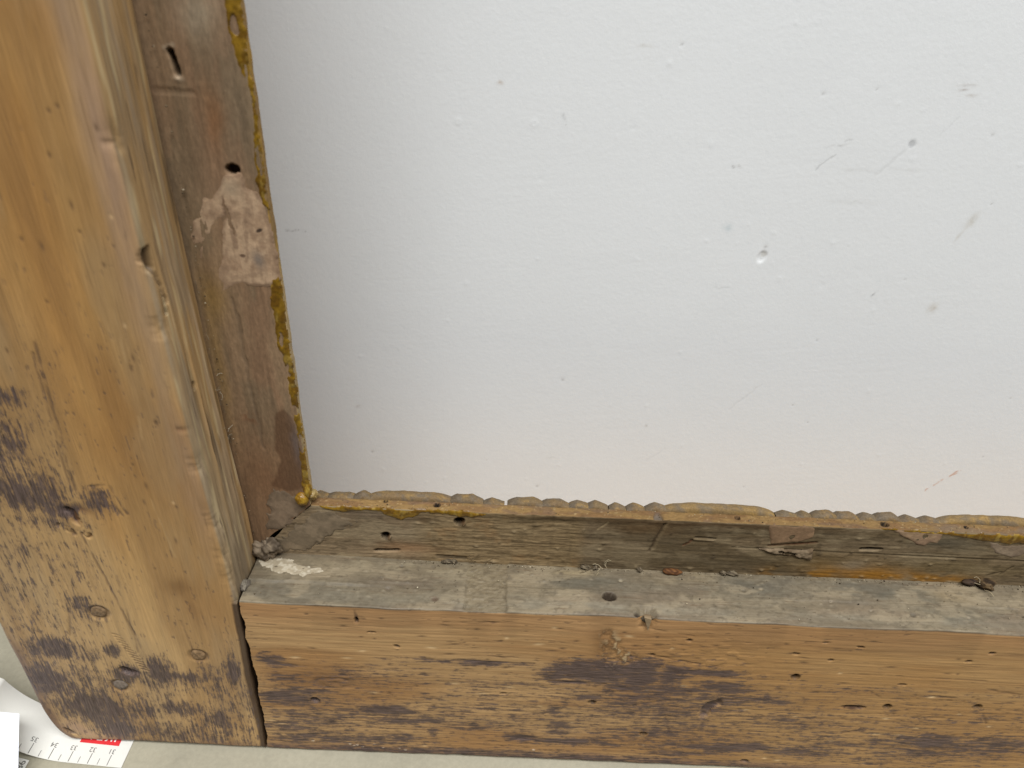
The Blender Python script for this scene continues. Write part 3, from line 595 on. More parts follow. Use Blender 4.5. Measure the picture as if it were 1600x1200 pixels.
# saw hatching
ha = ss(-44, -30, x) * (1 - ss(30, 37, x)) * front
hx = x + 0.6 * (vnoise(x / 8, z / 2, 406) - 0.5)
vb = 1 - ss(0.06, 0.2, np.abs(((hx + 44) / 8.6 + 0.08 * vnoise(z / 8, z * 0, 411)) % 1 - 0.5) * 2)
hb = fbm(x / 6, z / 0.55, 3, 407)
c = mix(c, 0.6 * ha, lin(142, 124, 94)); c = mix(c, 0.5 * ha * ss(0.5, 0.62, hb), lin(84, 72, 54)); c = mix(c, 0.2 * ha * vb * ss(0.35, 0.6, vnoise(x / 5, z / 7, 408)), lin(78, 68, 54))
c = mix(c, 0.25 * ha * ss(0.6, 0.75, fbm(x / 6, z / 5, 3, 409)), lin(140, 108, 72))
d += ha * (0.4 * (hb - 0.5) - 0.12 * vb)
# torn pale patch by the small hole, dark residue bands, orange stain along the foot
m = ell(wx, wz, -44, 112.5, 12, 3.6); c = mix(c, 0.75 * m * front, lin(142, 112, 84)); d -= 0.3 * m
c = mix(c, 0.6 * ell(wx, wz, -60, 132, 14, 2.6) * front, lin(92, 80, 70)); c = mix(c, 0.7 * ell(wx, wz, -36, 130.5, 6, 2.0), lin(70, 56, 40))
c = mix(c, 0.75 * ell(wx, wz, 20, 133.5, 30, 1.3), lin(58, 52, 36)); c = mix(c, 0.8 * ell(wx, wz, 85, 133.8, 60, 1.5), lin(74, 56, 36)); c = mix(c, 0.6 * ell(wx, wz, 60, 130, 16, 3), lin(98, 76, 50))
c = mix(c, 0.8 * ell(wx, wz, 192, 129, 14, 3.4), lin(84, 80, 70)); c = mix(c, 0.6 * ell(wx, wz, 100, 112, 40, 5), lin(78, 70, 54))
ot = ss(0.35, 0.6, fbm(x / 9, z / 4, 3, 410)); c = mix(c, 0.85 * ot * ss(105, 130, x) * ell(x * 0, wz, 0, 107.5, 1, 3.2) * (1 - ss(200, 225, x)), lin(142, 102, 34)); c = mix(c, 0.8 * ell(wx, wz, 163, 110, 18, 3.4), lin(156, 110, 34))
c = mix(c, 0.3 * ell(wx, wz, 150, 114, 22, 5), lin(138, 108, 50)); c = mix(c, 0.5 * ell(wx, wz, 155, 114, 7, 3), lin(140, 134, 124))
c = mix(c, 0.45 * ell(wx, wz, 205, 115, 20, 4), lin(120, 108, 78))
# scratches and holes
for (x1, z1, x2, z2, wd, a, dp, rgb) in [(69.6, 134.8, 66, 119, 1.2, 0.4, 0.3, (128, 114, 90)), (68.4, 133, 64, 117, 0.9, 0.7, 0.6, (70, 58, 44)), (82.8, 125.3, 91, 125, 0.7, 0.5, -0.4, (146, 132, 110)), (83, 126.4, 92, 126, 0.6, 0.7, 0.5, (54, 44, 34)), (82, 124.5, 79, 121.5, 0.8, 0.7, 0.4, (100, 58, 36)), (116, 123.2, 136, 126.3, 0.9, 0.85, 0.5, (88, 56, 36)),
                                         (156.4, 123.6, 164.7, 124, 0.9, 0.95, 2.5, (26, 22, 18)), (156, 122.4, 164, 122.8, 0.5, 0.45, -0.2, (150, 138, 118)), (100, 121.5, 235, 120.5, 0.5, 0.5, 0.3, (72, 66, 54)), (-58, 110.3, -48, 110.8, 0.9, 0.95, 2.0, (26, 20, 18)), (-30, 108.2, -18, 107.8, 1.5, 0.7, 0.5, (62, 56, 48)), (40, 128.5, 44, 133, 0.5, 0.6, 0.2, (165, 150, 122)), (222, 112, 226, 117, 0.6, 0.7, 0.3, (60, 50, 36)), (217, 111, 222, 113.5, 0.6, 0.6, 0.3, (60, 50, 36))]:
    m = seg(wx * 0.3 + x * 0.7, z, x1, z1, x2, z2, wd) * front; c = mix(c, a * m * (0.5 + 0.6 * fbm(x / 1.5, z / 1.5, 2, 431)), lin(*rgb)); d -= dp * m
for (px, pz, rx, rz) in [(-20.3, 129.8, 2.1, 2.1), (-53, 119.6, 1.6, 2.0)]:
    m = disc(x, z, px, pz, rx, rz, 0, 0.15) * front; d -= 6 * m; c = mix(c, 0.92 * disc(x, z, px, pz, rx + 0.4, rz + 0.4, 0, 0.15) * front, lin(26, 20, 15))  # shade inside the holes painted near-black, past the rims
    m = disc(x, z, px + 0.9, pz - 0.4, rx * 0.7, rz * 0.75) * front; c = mix(c, 0.5 * m, lin(140, 110, 80)); d += 2.0 * m  # paler lower right: lit inner wall painted into the colour
for k in range(70):
    px, pz = rs.uniform(-90, 235), 105.5 + 26 * rs.rand() ** 1.6; i0, i1 = np.searchsorted(al, [px - 3, px + 3]); jj = np.where((np.abs(P[:, 1] - pz) < 3) & (P[:, 0] < LY + 0.2))[0]
    sl = np.ix_(range(i0, i1), jj); q = ell(x[sl], z[sl], px, pz, rs.uniform(0.4, 1.2), rs.uniform(0.4, 0.8)); d[sl] += 0.4 * q
    c[sl] = mix(c[sl], 0.5 * q, lin(150, 138, 116) if rs.rand() < 0.45 else lin(58, 50, 40))
# the narrow lip on top: gold over brown ground, gritty
lip = ss(0.35, 0.75, NZ) * (PZ > 128)
lc = np.empty(c.shape); lc[:] = lin(142, 112, 74); lc = mix(lc, ss(0.45, 0.62, fbm(x / 14, PY / 3, 4, 420)), lin(156, 128, 82)); lc = mix(lc, 0.6 * ss(0.55, 0.68, fbm(x / 8, PY / 3, 4, 421)), lin(122, 100, 82))
lc = mix(lc, 0.5 * ss(0.76, 0.84, fbm(x / 0.9, PY / 0.9, 2, 422)), lin(206, 186, 142)); lc = shade(lc, 0.8 + 0.4 * fbm(x / 1.1, PY / 0.8, 3, 423)); lc = mix(lc, 0.5 * ss(150, 200, x) * ss(0.4, 0.6, fbm(x / 10, PY / 4, 3, 424)), lin(138, 124, 106))
ld = 0.5 * (fbm(x / 2.5, PY / 2, 3, 425) - 0.5)
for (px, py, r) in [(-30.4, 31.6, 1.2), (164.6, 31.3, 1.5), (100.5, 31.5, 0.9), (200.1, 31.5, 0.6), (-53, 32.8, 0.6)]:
    m = disc(x, PY, px, py, r, r * 0.85, 0, 0.2) * lip; ld -= 5 * m; lc = mix(lc, 0.96 * disc(x, PY, px, py, r + 0.4, r * 0.85 + 0.4, 0, 0.2) * lip, lin(18, 13, 10))  # shade of the lip holes painted in, past the rims
m = disc(x, PY, 65.7, 29.5, 1.9, 3.0, 0, 0.3); lc = mix(lc, 0.8 * m, lin(122, 118, 112)); ld -= 1.4 * m
lc = lc * np.array([0.60, 0.61, 0.68])
lm = ss(0.3, 0.6, lip); c = c * (1 - lm[..., None]) + lc * lm[..., None]; d = d * (1 - lip) + ld * lip
c = c * (np.array([0.90, 0.82, 0.69]) + 0.16 * (1 - ss(-20, 60, x))[..., None])
gilt = ss(33.5, 35, PY); c = mix(c, gilt, lin(140, 108, 56))
gap = 0.9 * (fbm(z / 5, z * 0, 3, 430) - 0.1) + 1.3 * ell(z, z * 0, 116, 0, 4, 9)
xs_ = x + gap * np.clip(1 - (A - SX) / 8, 0, 1) * (z < LT - 0.2)
V = np.stack([xs_, PY + NY * d, PZ + NZ * d], -1).reshape(-1, 3) * MM
mould_lv = link('sight_moulding', raw_mesh('sight_moulding', V, grid_faces(*A.shape, wrap=True), c.reshape(-1, 3)), M_LEDGE_LV, frame)
mould_lv['label'] = 'level moulding with a dark sawn ledge and carved gilt edge'

# upright moulding
W0 = 8 - LT                     # same section turned: distance from the sight edge
pr = [(SX + (q - LT), p) for (p, q) in pr]
P, T = profile(pr, [0.5, 0.5, 0.9, 0.9, 3, 4, 4, 3], [0.42, 0.6, 1.2, 4, 8, 8, 8, 6])
Nn = np.stack([T[:, 1], -T[:, 0]], 1)
al = axis((LT, 335, 0.5), (335, 620, 6))
A, S = np.meshgrid(al, np.arange(len(P)), indexing='ij')
PX, PY, NX, NY = P[S, 0], P[S, 1], Nn[S, 0], Nn[S, 1]
cutz = np.minimum(PX, SX) - SX
z = A + cutz * np.clip(1 - (A - LT) / 60, 0, 1); x = PX
front = ss(0.4, 0.8, -NY)
wx = x + 3 * (fbm(x / 5, z / 8, 3, 500) - 0.5); wz = z + 4 * (fbm(x / 5, z / 8, 3, 501) - 0.5)
c = np.empty(x.shape + (3,)); c[:] = lin(142, 118, 94)
c = mix(c, 0.7 * ss(0.42, 0.62, fbm(x / 12, z / 40, 4, 502)), lin(134, 106, 84)); c = mix(c, 0.6 * ss(0.5, 0.66, fbm(x / 6, z / 30, 4, 503)), lin(122, 106, 86))
c = mix(c, 0.55 * (1 - ss(150, 200, z)), lin(126, 96, 72)); c = mix(c, 0.5 * ell(wx, wz, -90, 300, 6, 26), lin(118, 104, 86)); c = mix(c, 0.45 * ell(wx, wz, -100, 280, 6, 18), lin(150, 116, 92))
c = mix(c, 0.5 * ell(wx, wz, -98, 294, 3, 9), lin(138, 92, 54)); c = mix(c, 0.5 * ell(wx, wz, -109, 232, 4, 9), lin(150, 120, 56)); c = mix(c, 0.5 * ell(wx, wz, -112, 205, 2.5, 30), lin(146, 118, 68))
c = mix(c, 0.4 * ell(wx, wz, -97, 324, 6, 6), lin(180, 168, 150))
gr = fbm(x / 1.2, z / 14, 4, 504); c = shade(c, 0.76 + 0.48 * gr); d = 0.25 * (gr - 0.5) + 0.6 * (fbm(x / 14, z / 50, 2, 505) - 0.5)
c = c * np.array([0.96, 0.93, 0.84])
st = fbm(x / 5, z / 0.8, 3, 506); c = shade(c, 0.94 + 0.12 * st)
sd = poly_sdf(wx * 0.7 + x * 0.3, wz * 0.5 + z * 0.5, [(-93.3, 183.0), (-90.0, 185.2), (-86.9, 181.8), (-85.5, 166.0), (-85.5, 145.9), (-93.4, 142.7), (-99.9, 145.2), (-94.0, 159.1), (-96.2, 165.5)])
c = mix(c, 0.75 * ss(-0.6, 0.8, sd) * front, lin(92, 66, 46)); c = mix(c, 0.4 * ell(wx, wz, -87, 168, 1.6, 10), lin(110, 104, 104))
c = mix(c, 0.7 * ell(wx, wz, -104, 180, 3, 2) * ss(0.4, 0.6, fbm(x / 2, z / 2, 3, 507)), lin(110, 62, 34)); c = mix(c, 0.4 * ell(wx, wz, -103, 150, 6, 14), lin(120, 84, 56))
m = seg(wx, z, -102, 232, -100, 165, 0.9) * front; c = mix(c, 0.35 * m, lin(92, 76, 60)); d -= 0.2 * m
m = seg(x, z, -107.3, 313, -106.3, 307, 1.2) * front; d -= 4 * m; c = mix(c, 0.8 * m, lin(30, 22, 18)); m = seg(x, z, -109, 314, -106, 315, 0.9); c = mix(c, 0.5 * m, lin(180, 160, 134)); m = ell(x, z, -106.4, 305.4, 1.3, 0.7); c = mix(c, 0.7 * m, lin(190, 170, 144)); d += 0.4 * m  # pale spot below the slot: its lit lower lip, painted in
m = seg(x, wz, -114, 301.5, -103, 300.8, 1.5) * front; d -= 0.22 * m; c = mix(c, 0.2 * m, lin(104, 82, 62))
m = disc(x, z, -94.2, 278.2, 2.2, 1.7, 0, 0.15) * front; d -= 4 * m; c = mix(c, 0.7 * m, lin(40, 28, 22)); m = ell(x, z, -93.5, 275.8, 2, 0.6); c = mix(c, 0.6 * m, lin(190, 166, 134))  # pale streak under the hole paints its lower lip as lit
lip = ss(0.35, 0.75, NX) * (PX > SX - 6)
lc = np.empty(c.shape); lc[:] = lin(132, 104, 62); lc = mix(lc, ss(0.45, 0.6, fbm(PY / 2, z / 12, 4, 520)), lin(150, 116, 46)); lc = mix(lc, 0.7 * (1 - ss(225, 262, z)), lin(168, 148, 112)); lc = shade(lc, 0.75 + 0.5 * fbm(PY, z / 2.5, 3, 521))
lm = ss(0.3, 0.6, lip); c = c * (1 - lm[..., None]) + lc * lm[..., None]; d = d * (1 - lip) + 0.8 * (fbm(PY / 3, z / 6, 3, 522) - 0.5) * lip
gap = 0.9 * (fbm(x / 5, x * 0, 3, 430) - 0.1) + 1.0 * ell(x, x * 0, -104, 0, 4, 9)
zs_ = z + gap * np.clip(1 - (A - LT) / 8, 0, 1)
V = np.stack([PX + NX * d, PY + NY * d, zs_], -1).reshape(-1, 3) * MM
mould_up = link('sight_moulding', raw_mesh('sight_moulding', V, grid_faces(*A.shape, wrap=True)[:, ::-1], c.reshape(-1, 3)), M_LEDGE_UP, frame)
mould_up['label'] = 'upright moulding, brown stained ledge with putty and amber glue'

# ---- patches laid on the mouldings (putty, glue): thin raised pieces with ragged edges
def patch(name, pts, thick, col_fn, mat, parent, to3d, step=0.5, warp=1.2, seed=0, bulge=0.0, soft=0.8, tex=0.35, holes=()):
    p = np.array(pts); a0, b0 = p.min(0) - 2; a1, b1 = p.max(0) + 2
    U, Vv = np.meshgrid(np.arange(a0, a1 + step, step), np.arange(b0, b1 + step, step), indexing='ij')
    wu = U + warp * 2 * (fbm(U / 2.5, Vv / 2.5, 4, 600 + seed) - 0.5); wv = Vv + warp * 2 * (fbm(U / 2.5, Vv / 2.5, 4, 640 + seed) - 0.5)
    sd = poly_sdf(wu, wv, pts)
    for (hx, hy, rx, ry, rot) in holes:
        sd = np.minimum(sd, (1 - disc(wu, wv, hx, hy, rx, ry, rot, 0.5)) * 3 - 1.2)
    h = thick * ss(-0.35, soft, sd) * (0.75 + tex * 2 * (fbm(U / 2.0, Vv / 2.0, 4, 680 + seed) - 0.35)) + bulge * ss(0, 3.5, sd) - 0.45 * (1 - ss(-0.5, 0.1, sd))
    keep = sd > -0.5
    cell = keep[:-1, :-1] & keep[1:, :-1] & keep[:-1, 1:] & keep[1:, 1:]
    F = grid_faces(*U.shape)[cell.ravel()]
    used = np.unique(F); remap = -np.ones(U.size, int); remap[used] = np.arange(len(used))
    V3 = to3d(U.ravel()[used], Vv.ravel()[used], h.ravel()[used])
    cc = col_fn(U, Vv, h, sd).reshape(-1, 3)[used]
    return link(name, raw_mesh(name, V3 * MM, remap[F], cc), mat, parent)
on_ledge = lambda u, v, h: np.stack([u, LY - h, v], -1)
on_rebate = lambda u, v, h: np.stack([u, v, TOP + 0.75 + h], -1)

def putty_col(rgb, rgb2, seed):
    def f(U, Vv, h, sd):
        c = np.empty(U.shape + (3,)); c[:] = lin(*rgb)
        c = mix(c, ss(0.42, 0.62, fbm(U / 5, Vv / 5, 4, seed)), lin(*rgb2))
        c = shade(c, 0.84 + 0.32 * fbm(U / 1.2, Vv / 1.6, 3, seed + 1))
        e = 1 - ss(-0.3, 2.2, sd + 2.6 * (fbm(U / 2, Vv / 2, 4, seed + 3) - 0.45))
        return mix(c, 0.7 * e, 0.66 * lin(*rgb2))
    return f
def big_putty(U, Vv, h, sd):
    c = putty_col((180, 152, 122), (164, 136, 108), 700)(U, Vv, h, sd)
    c = mix(c, 0.9 * (1 - ss(-0.2, 1.9, sd + 2.4 * (fbm(U / 1.2, Vv / 4.5, 3, 703) - 0.45))), lin(136, 110, 86))
    c = shade(c, 0.9 + 0.2 * fbm(U / 0.9, Vv / 9, 3, 704))
    for (x0, z0, x1, z1, wd, a) in [(-99, 268, -97, 252, 1.1, 0.75), (-91, 266, -95, 247, 1.0, 0.65), (-101, 240, -90, 242, 0.9, 0.4), (-104, 264, -103, 258, 0.8, 0.6)]:
        m = seg(U + 1.5 * (fbm(U / 3, Vv / 3, 2, 705) - 0.5), Vv, x0, z0, x1, z1, wd * 1.3) * ss(0.3, 0.6, fbm(U / 1.5, Vv / 3, 3, 706)); c = mix(c, 0.8 * a * m, lin(118, 94, 74))
    c = mix(c, 0.75 * ell(U, Vv, -90.4, 247.4, 1.9, 3.0, 10), lin(112, 104, 96)); c = mix(c, 0.9 * disc(U, Vv, -88.5, 258, 1.2, 0.6, 25, 0.3), lin(40, 30, 26)); c = mix(c, 0.8 * disc(U, Vv, -95.6, 248.6, 1.0, 0.6), lin(80, 58, 46))
    c = mix(c, 0.45 * ell(U, Vv, -96, 272, 3, 3), lin(148, 134, 112)); c = mix(c, 0.5 * ss(0.6, 0.7, fbm(U / 1.2, Vv / 4, 3, 702)), lin(142, 116, 92))
    return c
patch('putty_patch', [(-113.8, 254.2), (-110.6, 260.7), (-105.1, 270.1), (-102.7, 268.6), (-100.0, 272.6), (-96.8, 276.4), (-91.7, 276.8), (-90.6, 272.6), (-86.9, 271.4), (-85.1, 266.4), (-84.2, 253.5), (-83.8, 240.6), (-86.5, 236.6), (-92.8, 236.8), (-97.6, 237.7), (-102.2, 236.2), (-108.0, 231.8), (-105.7, 237.6), (-107.5, 241.3), (-104.0, 247.2), (-102.5, 251.5), (-101.8, 257.5), (-99.6, 262.4), (-102.5, 259.4), (-107.1, 252.5), (-109.8, 245.0), (-111.4, 246.9), (-109.9, 252.4), (-112.5, 251.1)],
      0.24, big_putty, M_PUTTY, mould_up, on_ledge, 0.35, 0.8, 1, soft=1.8, tex=0.3, holes=[(-98.2, 262, 0.4, 6.5, 8), (-105.2, 249, 0.8, 3.5, 15)])['label'] = 'large pale putty patch smeared on the ledge'
patch('putty_patch', [(-100.0, 144.5), (-96.1, 142.6), (-89.4, 141.5), (-84.6, 136.6), (-89.6, 129.6), (-97.5, 122.4), (-106.4, 118.6), (-103.3, 130.7)], 0.16, putty_col((134, 114, 92), (120, 102, 82), 710), M_PUTTY, mould_up, on_ledge, 0.4, 2.4, 2, soft=1.8)
patch('putty_patch', [(-81.8, 134.2), (-75.3, 131.3), (-64.5, 128.5), (-76.5, 119.2), (-91.9, 108.4), (-101.9, 107.6), (-101.4, 114.6), (-93.6, 121.4)], 0.16, putty_col((132, 115, 92), (118, 103, 82), 720), M_PUTTY, mould_lv, on_ledge, 0.4, 2.6, 3, soft=1.8)
patch('putty_patch', [(113.4, 135.2), (132.4, 135.2), (133.5, 134.3), (133.9, 129.9), (130.2, 126.7), (123.5, 125.5), (116.7, 124.4), (114.3, 129.9)], 0.3, putty_col((140, 112, 84), (128, 102, 76), 730), M_PUTTY, mould_lv, on_ledge, 0.42, 0.5, 4, holes=[(124.5, 129.2, 0.8, 1.4, -30)])
patch('putty_patch', [(167.0, 135.2), (178.8, 135.2), (188.9, 134.6), (188.8, 131.5), (188.0, 128.8), (184.6, 129.0), (183.1, 127.0), (179.4, 127.9), (171.9, 132.0)], 0.3, putty_col((150, 124, 96), (138, 112, 88), 740), M_PUTTY, mould_lv, on_ledge, 0.42, 0.5, 5, holes=[(181.5, 132.6, 1.0, 1.2, 0)])
patch('putty_patch', [(208.4, 131.1), (218.8, 129.4), (228.0, 130.7), (230.5, 124.7), (222.5, 122.5), (215.1, 124.6)], 0.3, putty_col((140, 122, 100), (128, 110, 90), 750), M_PUTTY, mould_lv, on_ledge, 0.45, 0.8, 6)
patch('torn_splinter', [(111.4, 121.6), (120.2, 121.9), (127.5, 121.2), (135.7, 122.6), (136.6, 115.8), (128.1, 118.1), (119.5, 118.8)], 1.1, putty_col((134, 116, 92), (104, 86, 64), 760), M_LEDGE_LV, mould_lv, on_ledge, 0.42, 0.7, 7, tex=0.7, holes=[(124.5, 120.0, 4.5, 0.5, -8)])
def flake_col(U, Vv, h, sd):
    c = putty_col((150, 138, 116), (176, 164, 142), 770)(U, Vv, h, sd)
    return mix(c, 0.9 * ss(0.5, 0.62, fbm(U / 2.2, Vv / 1.5, 4, 772)), lin(178, 168, 148))
patch('plaster_smear', [(-112.0, 26.5), (-103.2, 25.7), (-94.3, 24.7), (-90.5, 21.4), (-81.8, 20.7), (-79.6, 17.8), (-88.6, 14.6), (-100.2, 15.9), (-108.1, 20.2)], 0.3, flake_col, M_PUTTY, rail, on_rebate, 0.4, 1.4, 8, soft=1.6)['label'] = 'whitish plaster smear on the grey wash by the corner'

def glue_col(seed):
    def f(U, Vv, h, sd):
        c = np.empty(U.shape + (3,)); c[:] = lin(128, 97, 24)
        c = mix(c, ss(0.4, 0.6, fbm(U / 3, Vv / 3, 4, seed)), lin(104, 74, 18))
        c = mix(c, 0.6 * ss(0.6, 0.7, fbm(U / 2.5, Vv / 4, 4, seed + 2)), lin(152, 126, 58))
        return shade(c, 0.75 + 0.5 * fbm(U / 1.1, Vv / 1.1, 3, seed + 1))
    return f
patch('glue_run', [(-86.9, 240.0), (-84.3, 241.5), (-83.9, 235.7), (-84.3, 221.6), (-83.9, 205.3), (-83.9, 189.4), (-83.9, 178.8), (-83.8, 166.2), (-83.8, 143.4), (-87.2, 143.1), (-86.1, 159.5), (-85.9, 172.5), (-86.4, 184.8), (-86.5, 199.5), (-86.8, 209.4), (-88.3, 212.0), (-88.3, 222.7), (-88.4, 231.7)], 0.4, glue_col(800), M_GLUE, mould_up, on_ledge, 0.35, 0.9, 9, 0.2, holes=[(-85.2, 184.5, 1.6, 2.6, 0), (-86.5, 216, 0.8, 3.0, 0), (-84.6, 168, 0.9, 5, 0), (-85.8, 203, 0.7, 3, 0)])
patch('glue_run', [(-88.5, 340), (-83.9, 340), (-83.9, 317.5), (-84.1, 305.0), (-84.3, 288.8), (-84.3, 271.3), (-84.3, 264.9), (-85.9, 267.4), (-86.9, 274.4), (-86.2, 286.8), (-86.6, 297.5), (-86.9, 308.6), (-88.4, 315.6)], 0.3, glue_col(810), M_GLUE, mould_up, on_ledge, 0.35, 1.0, 10, 0.1, holes=[(-85.6, 300, 0.9, 4, 0), (-84.9, 281, 0.7, 5, 0), (-86.4, 321, 1.1, 3, 10)])
patch('glue_run', [(-80.2, 135.4), (-69.3, 135.4), (-55.6, 135.4), (-36.3, 135.4), (-11.5, 135.4), (-8.7, 134.6), (-14.8, 132.0), (-25.3, 133.6), (-36.3, 134.0), (-39.8, 131.5), (-46.2, 129.8), (-51.5, 131.2), (-54.6, 133.9), (-64.0, 133.9), (-72.4, 132.9), (-79.1, 134.3)], 0.35, glue_col(820), M_GLUE, mould_lv, on_ledge, 0.35, 0.9, 11, 0.15)
patch('glue_run', [(161.8, 135.3), (178.4, 135.3), (200.2, 135.3), (245, 135.3), (245, 131.1), (220.9, 130.6), (219.2, 129.4), (213.8, 131.0), (205.3, 131.6), (196.4, 132.9), (187.5, 134.1), (173.6, 134.5)], 0.4, glue_col(830), M_GLUE, mould_lv, on_ledge, 0.4, 0.8, 12, 0.15)

# the fat glue drop at the corner and the plug of filler in the rebate corner
def lump(name, cen, rad, rgb, rgb2, mat, parent, rough, seed, n=26):
    U, Vv = np.meshgrid(np.linspace(0, np.pi, n), np.linspace(0, 2 * np.pi, 2 * n, endpoint=False), indexing='ij')
    dx, dy, dz = np.sin(U) * np.cos(Vv), np.sin(U) * np.sin(Vv), np.cos(U)
    f = fbm(dx * 1.6 + 5 + dy, dz * 1.6 + dy * 0.7, 4, seed)
    k = 1 + rough * 2 * (f - 0.5)
    V = np.stack([cen[0] + rad[0] * dx * k, cen[1] + rad[1] * dy * k, cen[2] + rad[2] * dz * k], -1).reshape(-1, 3) * MM
    c = np.empty(U.shape + (3,)); c[:] = lin(*rgb); c = mix(c, ss(0.4, 0.6, fbm(dx * 3 + dy, dz * 3, 3, seed + 5)), lin(*rgb2))
    return link(name, raw_mesh(name, V, grid_faces(*U.shape, wrap=True), c.reshape(-1, 3)), mat, parent)
lump('glue_drop', (-87.6, 27.4, 139.6), (3.0, 2.6, 3.4), (128, 92, 16), (156, 122, 36), M_GLUE, mould_up, 0.18, 900)['label'] = 'fat amber glue drop at the corner'
lump('glue_drop', (-85.0, 29.0, 143.5), (1.7, 2.4, 4.2), (134, 98, 20), (160, 130, 50), M_GLUE, mould_up, 0.25, 905)
lump('glue_drop', (-83.9, 30.5, 139.4), (2.2, 2.6, 2.4), (138, 112, 60), (156, 134, 84), M_GLUE, mould_up, 0.3, 907)
lump('filler_plug', (-106.3, 25.2, 111.5), (5.2, 3.0, 6.2), (128, 113, 94), (92, 80, 66), M_PUTTY, rail, 0.85, 910, 44)['label'] = 'crumbly round plug of filler in the rebate corner'
lump('filler_plug', (-111.0, 9.0, 106.0), (2.2, 3.6, 2.2), (124, 116, 102), (92, 84, 74), M_PUTTY, rail, 0.5, 915)
lump('seed_husk', (75.6, 26.4, 106.7), (4.2, 1.8, 1.5), (110, 74, 42), (78, 50, 30), M_LEDGE_LV, mould_lv, 0.25, 920, 16)
lump('bark_knot', (216.0, 25.6, 107.6), (4.0, 2.8, 2.6), (92, 74, 50), (48, 36, 24), M_LEDGE_LV, mould_lv, 0.6, 925, 24)
lump('bark_knot', (209.6, 26.8, 107.6), (3.2, 1.6, 1.4), (40, 30, 24), (64, 50, 38), M_LEDGE_LV, mould_lv, 0.4, 930, 16)
for k, (px, r) in enumerate([(-26, 2.6), (-22.5, 1.5), (37, 2.2), (41, 1.0), (99, 1.3), (103, 2.4), (61, 1.0), (-108, 1.2)]):
    lump('crumb', (px, 27.0, 106.6), (r, 1.1, 0.75 + 0.2 * (k % 3)), (112, 100, 80), (78, 68, 54), M_LEDGE_LV, mould_lv, 0.95, 940 + k, 16)
# splinter standing out of the rail's upper arris
V = np.array([(59.4, -0.2, 106.6), (62.4, -0.9, 106.2), (61.8, -1.0, 99.2), (59.6, 2.0, 106.3), (62.6, 2.0, 106.0), (62.2, 0.6, 99.4)]) * MM
link('splinter', raw_mesh('splinter', V, [(0, 2, 1), (0, 1, 4, 3), (1, 2, 5, 4), (2, 0, 3, 5)], np.array([lin(140, 120, 92)] * 3 + [lin(96, 80, 60)] * 3), False), M_RAIL, rail)

# ---- fibres and lint caught in the joint (thin bent tubes)
def fibre(name, pts, r, rgb, parent, mat=M_LINT):
    pts = np.array(pts, float); n = len(pts); k = 5
    V = []
    for i in range(n):
        t = pts[min(i + 1, n - 1)] - pts[max(i - 1, 0)]; t /= np.linalg.norm(t)
        a = np.cross(t, (0.3, 0.5, 0.8)); a /= np.linalg.norm(a); b = np.cross(t, a)
        for j in range(k):
            th = 2 * np.pi * j / k; V.append(pts[i] + r * (math.cos(th) * a + math.sin(th) * b))
    V = np.array(V) * MM
    return link(name, raw_mesh(name, V, grid_faces(n, k, True), np.tile(lin(*rgb), (len(V), 1))), mat, parent)
rs = np.random.RandomState(11)
for k in range(22):
    z0 = rs.choice([rs.uniform(168, 205), rs.uniform(120, 240)]); p = np.array([-113.2 + rs.uniform(-0.5, 1.2), 26.8 + rs.uniform(-2, 0.8), z0]); pts = [p]
    v = rs.normal(size=3) * (0.5, 0.4, 1.0); v /= np.linalg.norm(v)
    for i in range(6):
        v = v + rs.normal(size=3) * 0.35; v /= np.linalg.norm(v); p = p + v * rs.uniform(0.35, 0.8); p[1] = min(p[1], 27.6); p[0] = max(p[0], -113.6); pts.append(p.copy())
    fibre('lint_fibre', pts, rs.uniform(0.05, 0.1), [(150, 138, 116), (110, 98, 80), (176, 166, 148)][k % 3], mould_up)
for k in range(16):
    c0 = [(216, 25, 107.5), (36, 26.5, 107), (46, 26, 107.5), (-13, 26, 108.5)][k % 4]; p = np.array(c0) + rs.normal(size=3) * (2.5, 0.4, 0.8); pts = [p]
    v = rs.normal(size=3) * (1, 0.6, 0.8); v /= np.linalg.norm(v)
    for i in range(5):
        v = v + rs.normal(size=3) * 0.4; v /= np.linalg.norm(v); p = p + v * rs.uniform(0.6, 1.6); p[2] = max(p[2], 106.2); p[1] = min(p[1], 27.5); pts.append(p.copy())
    fibre('lint_fibre', pts, rs.uniform(0.08, 0.2), [(160, 146, 118), (92, 78, 58)][k % 2], mould_lv)

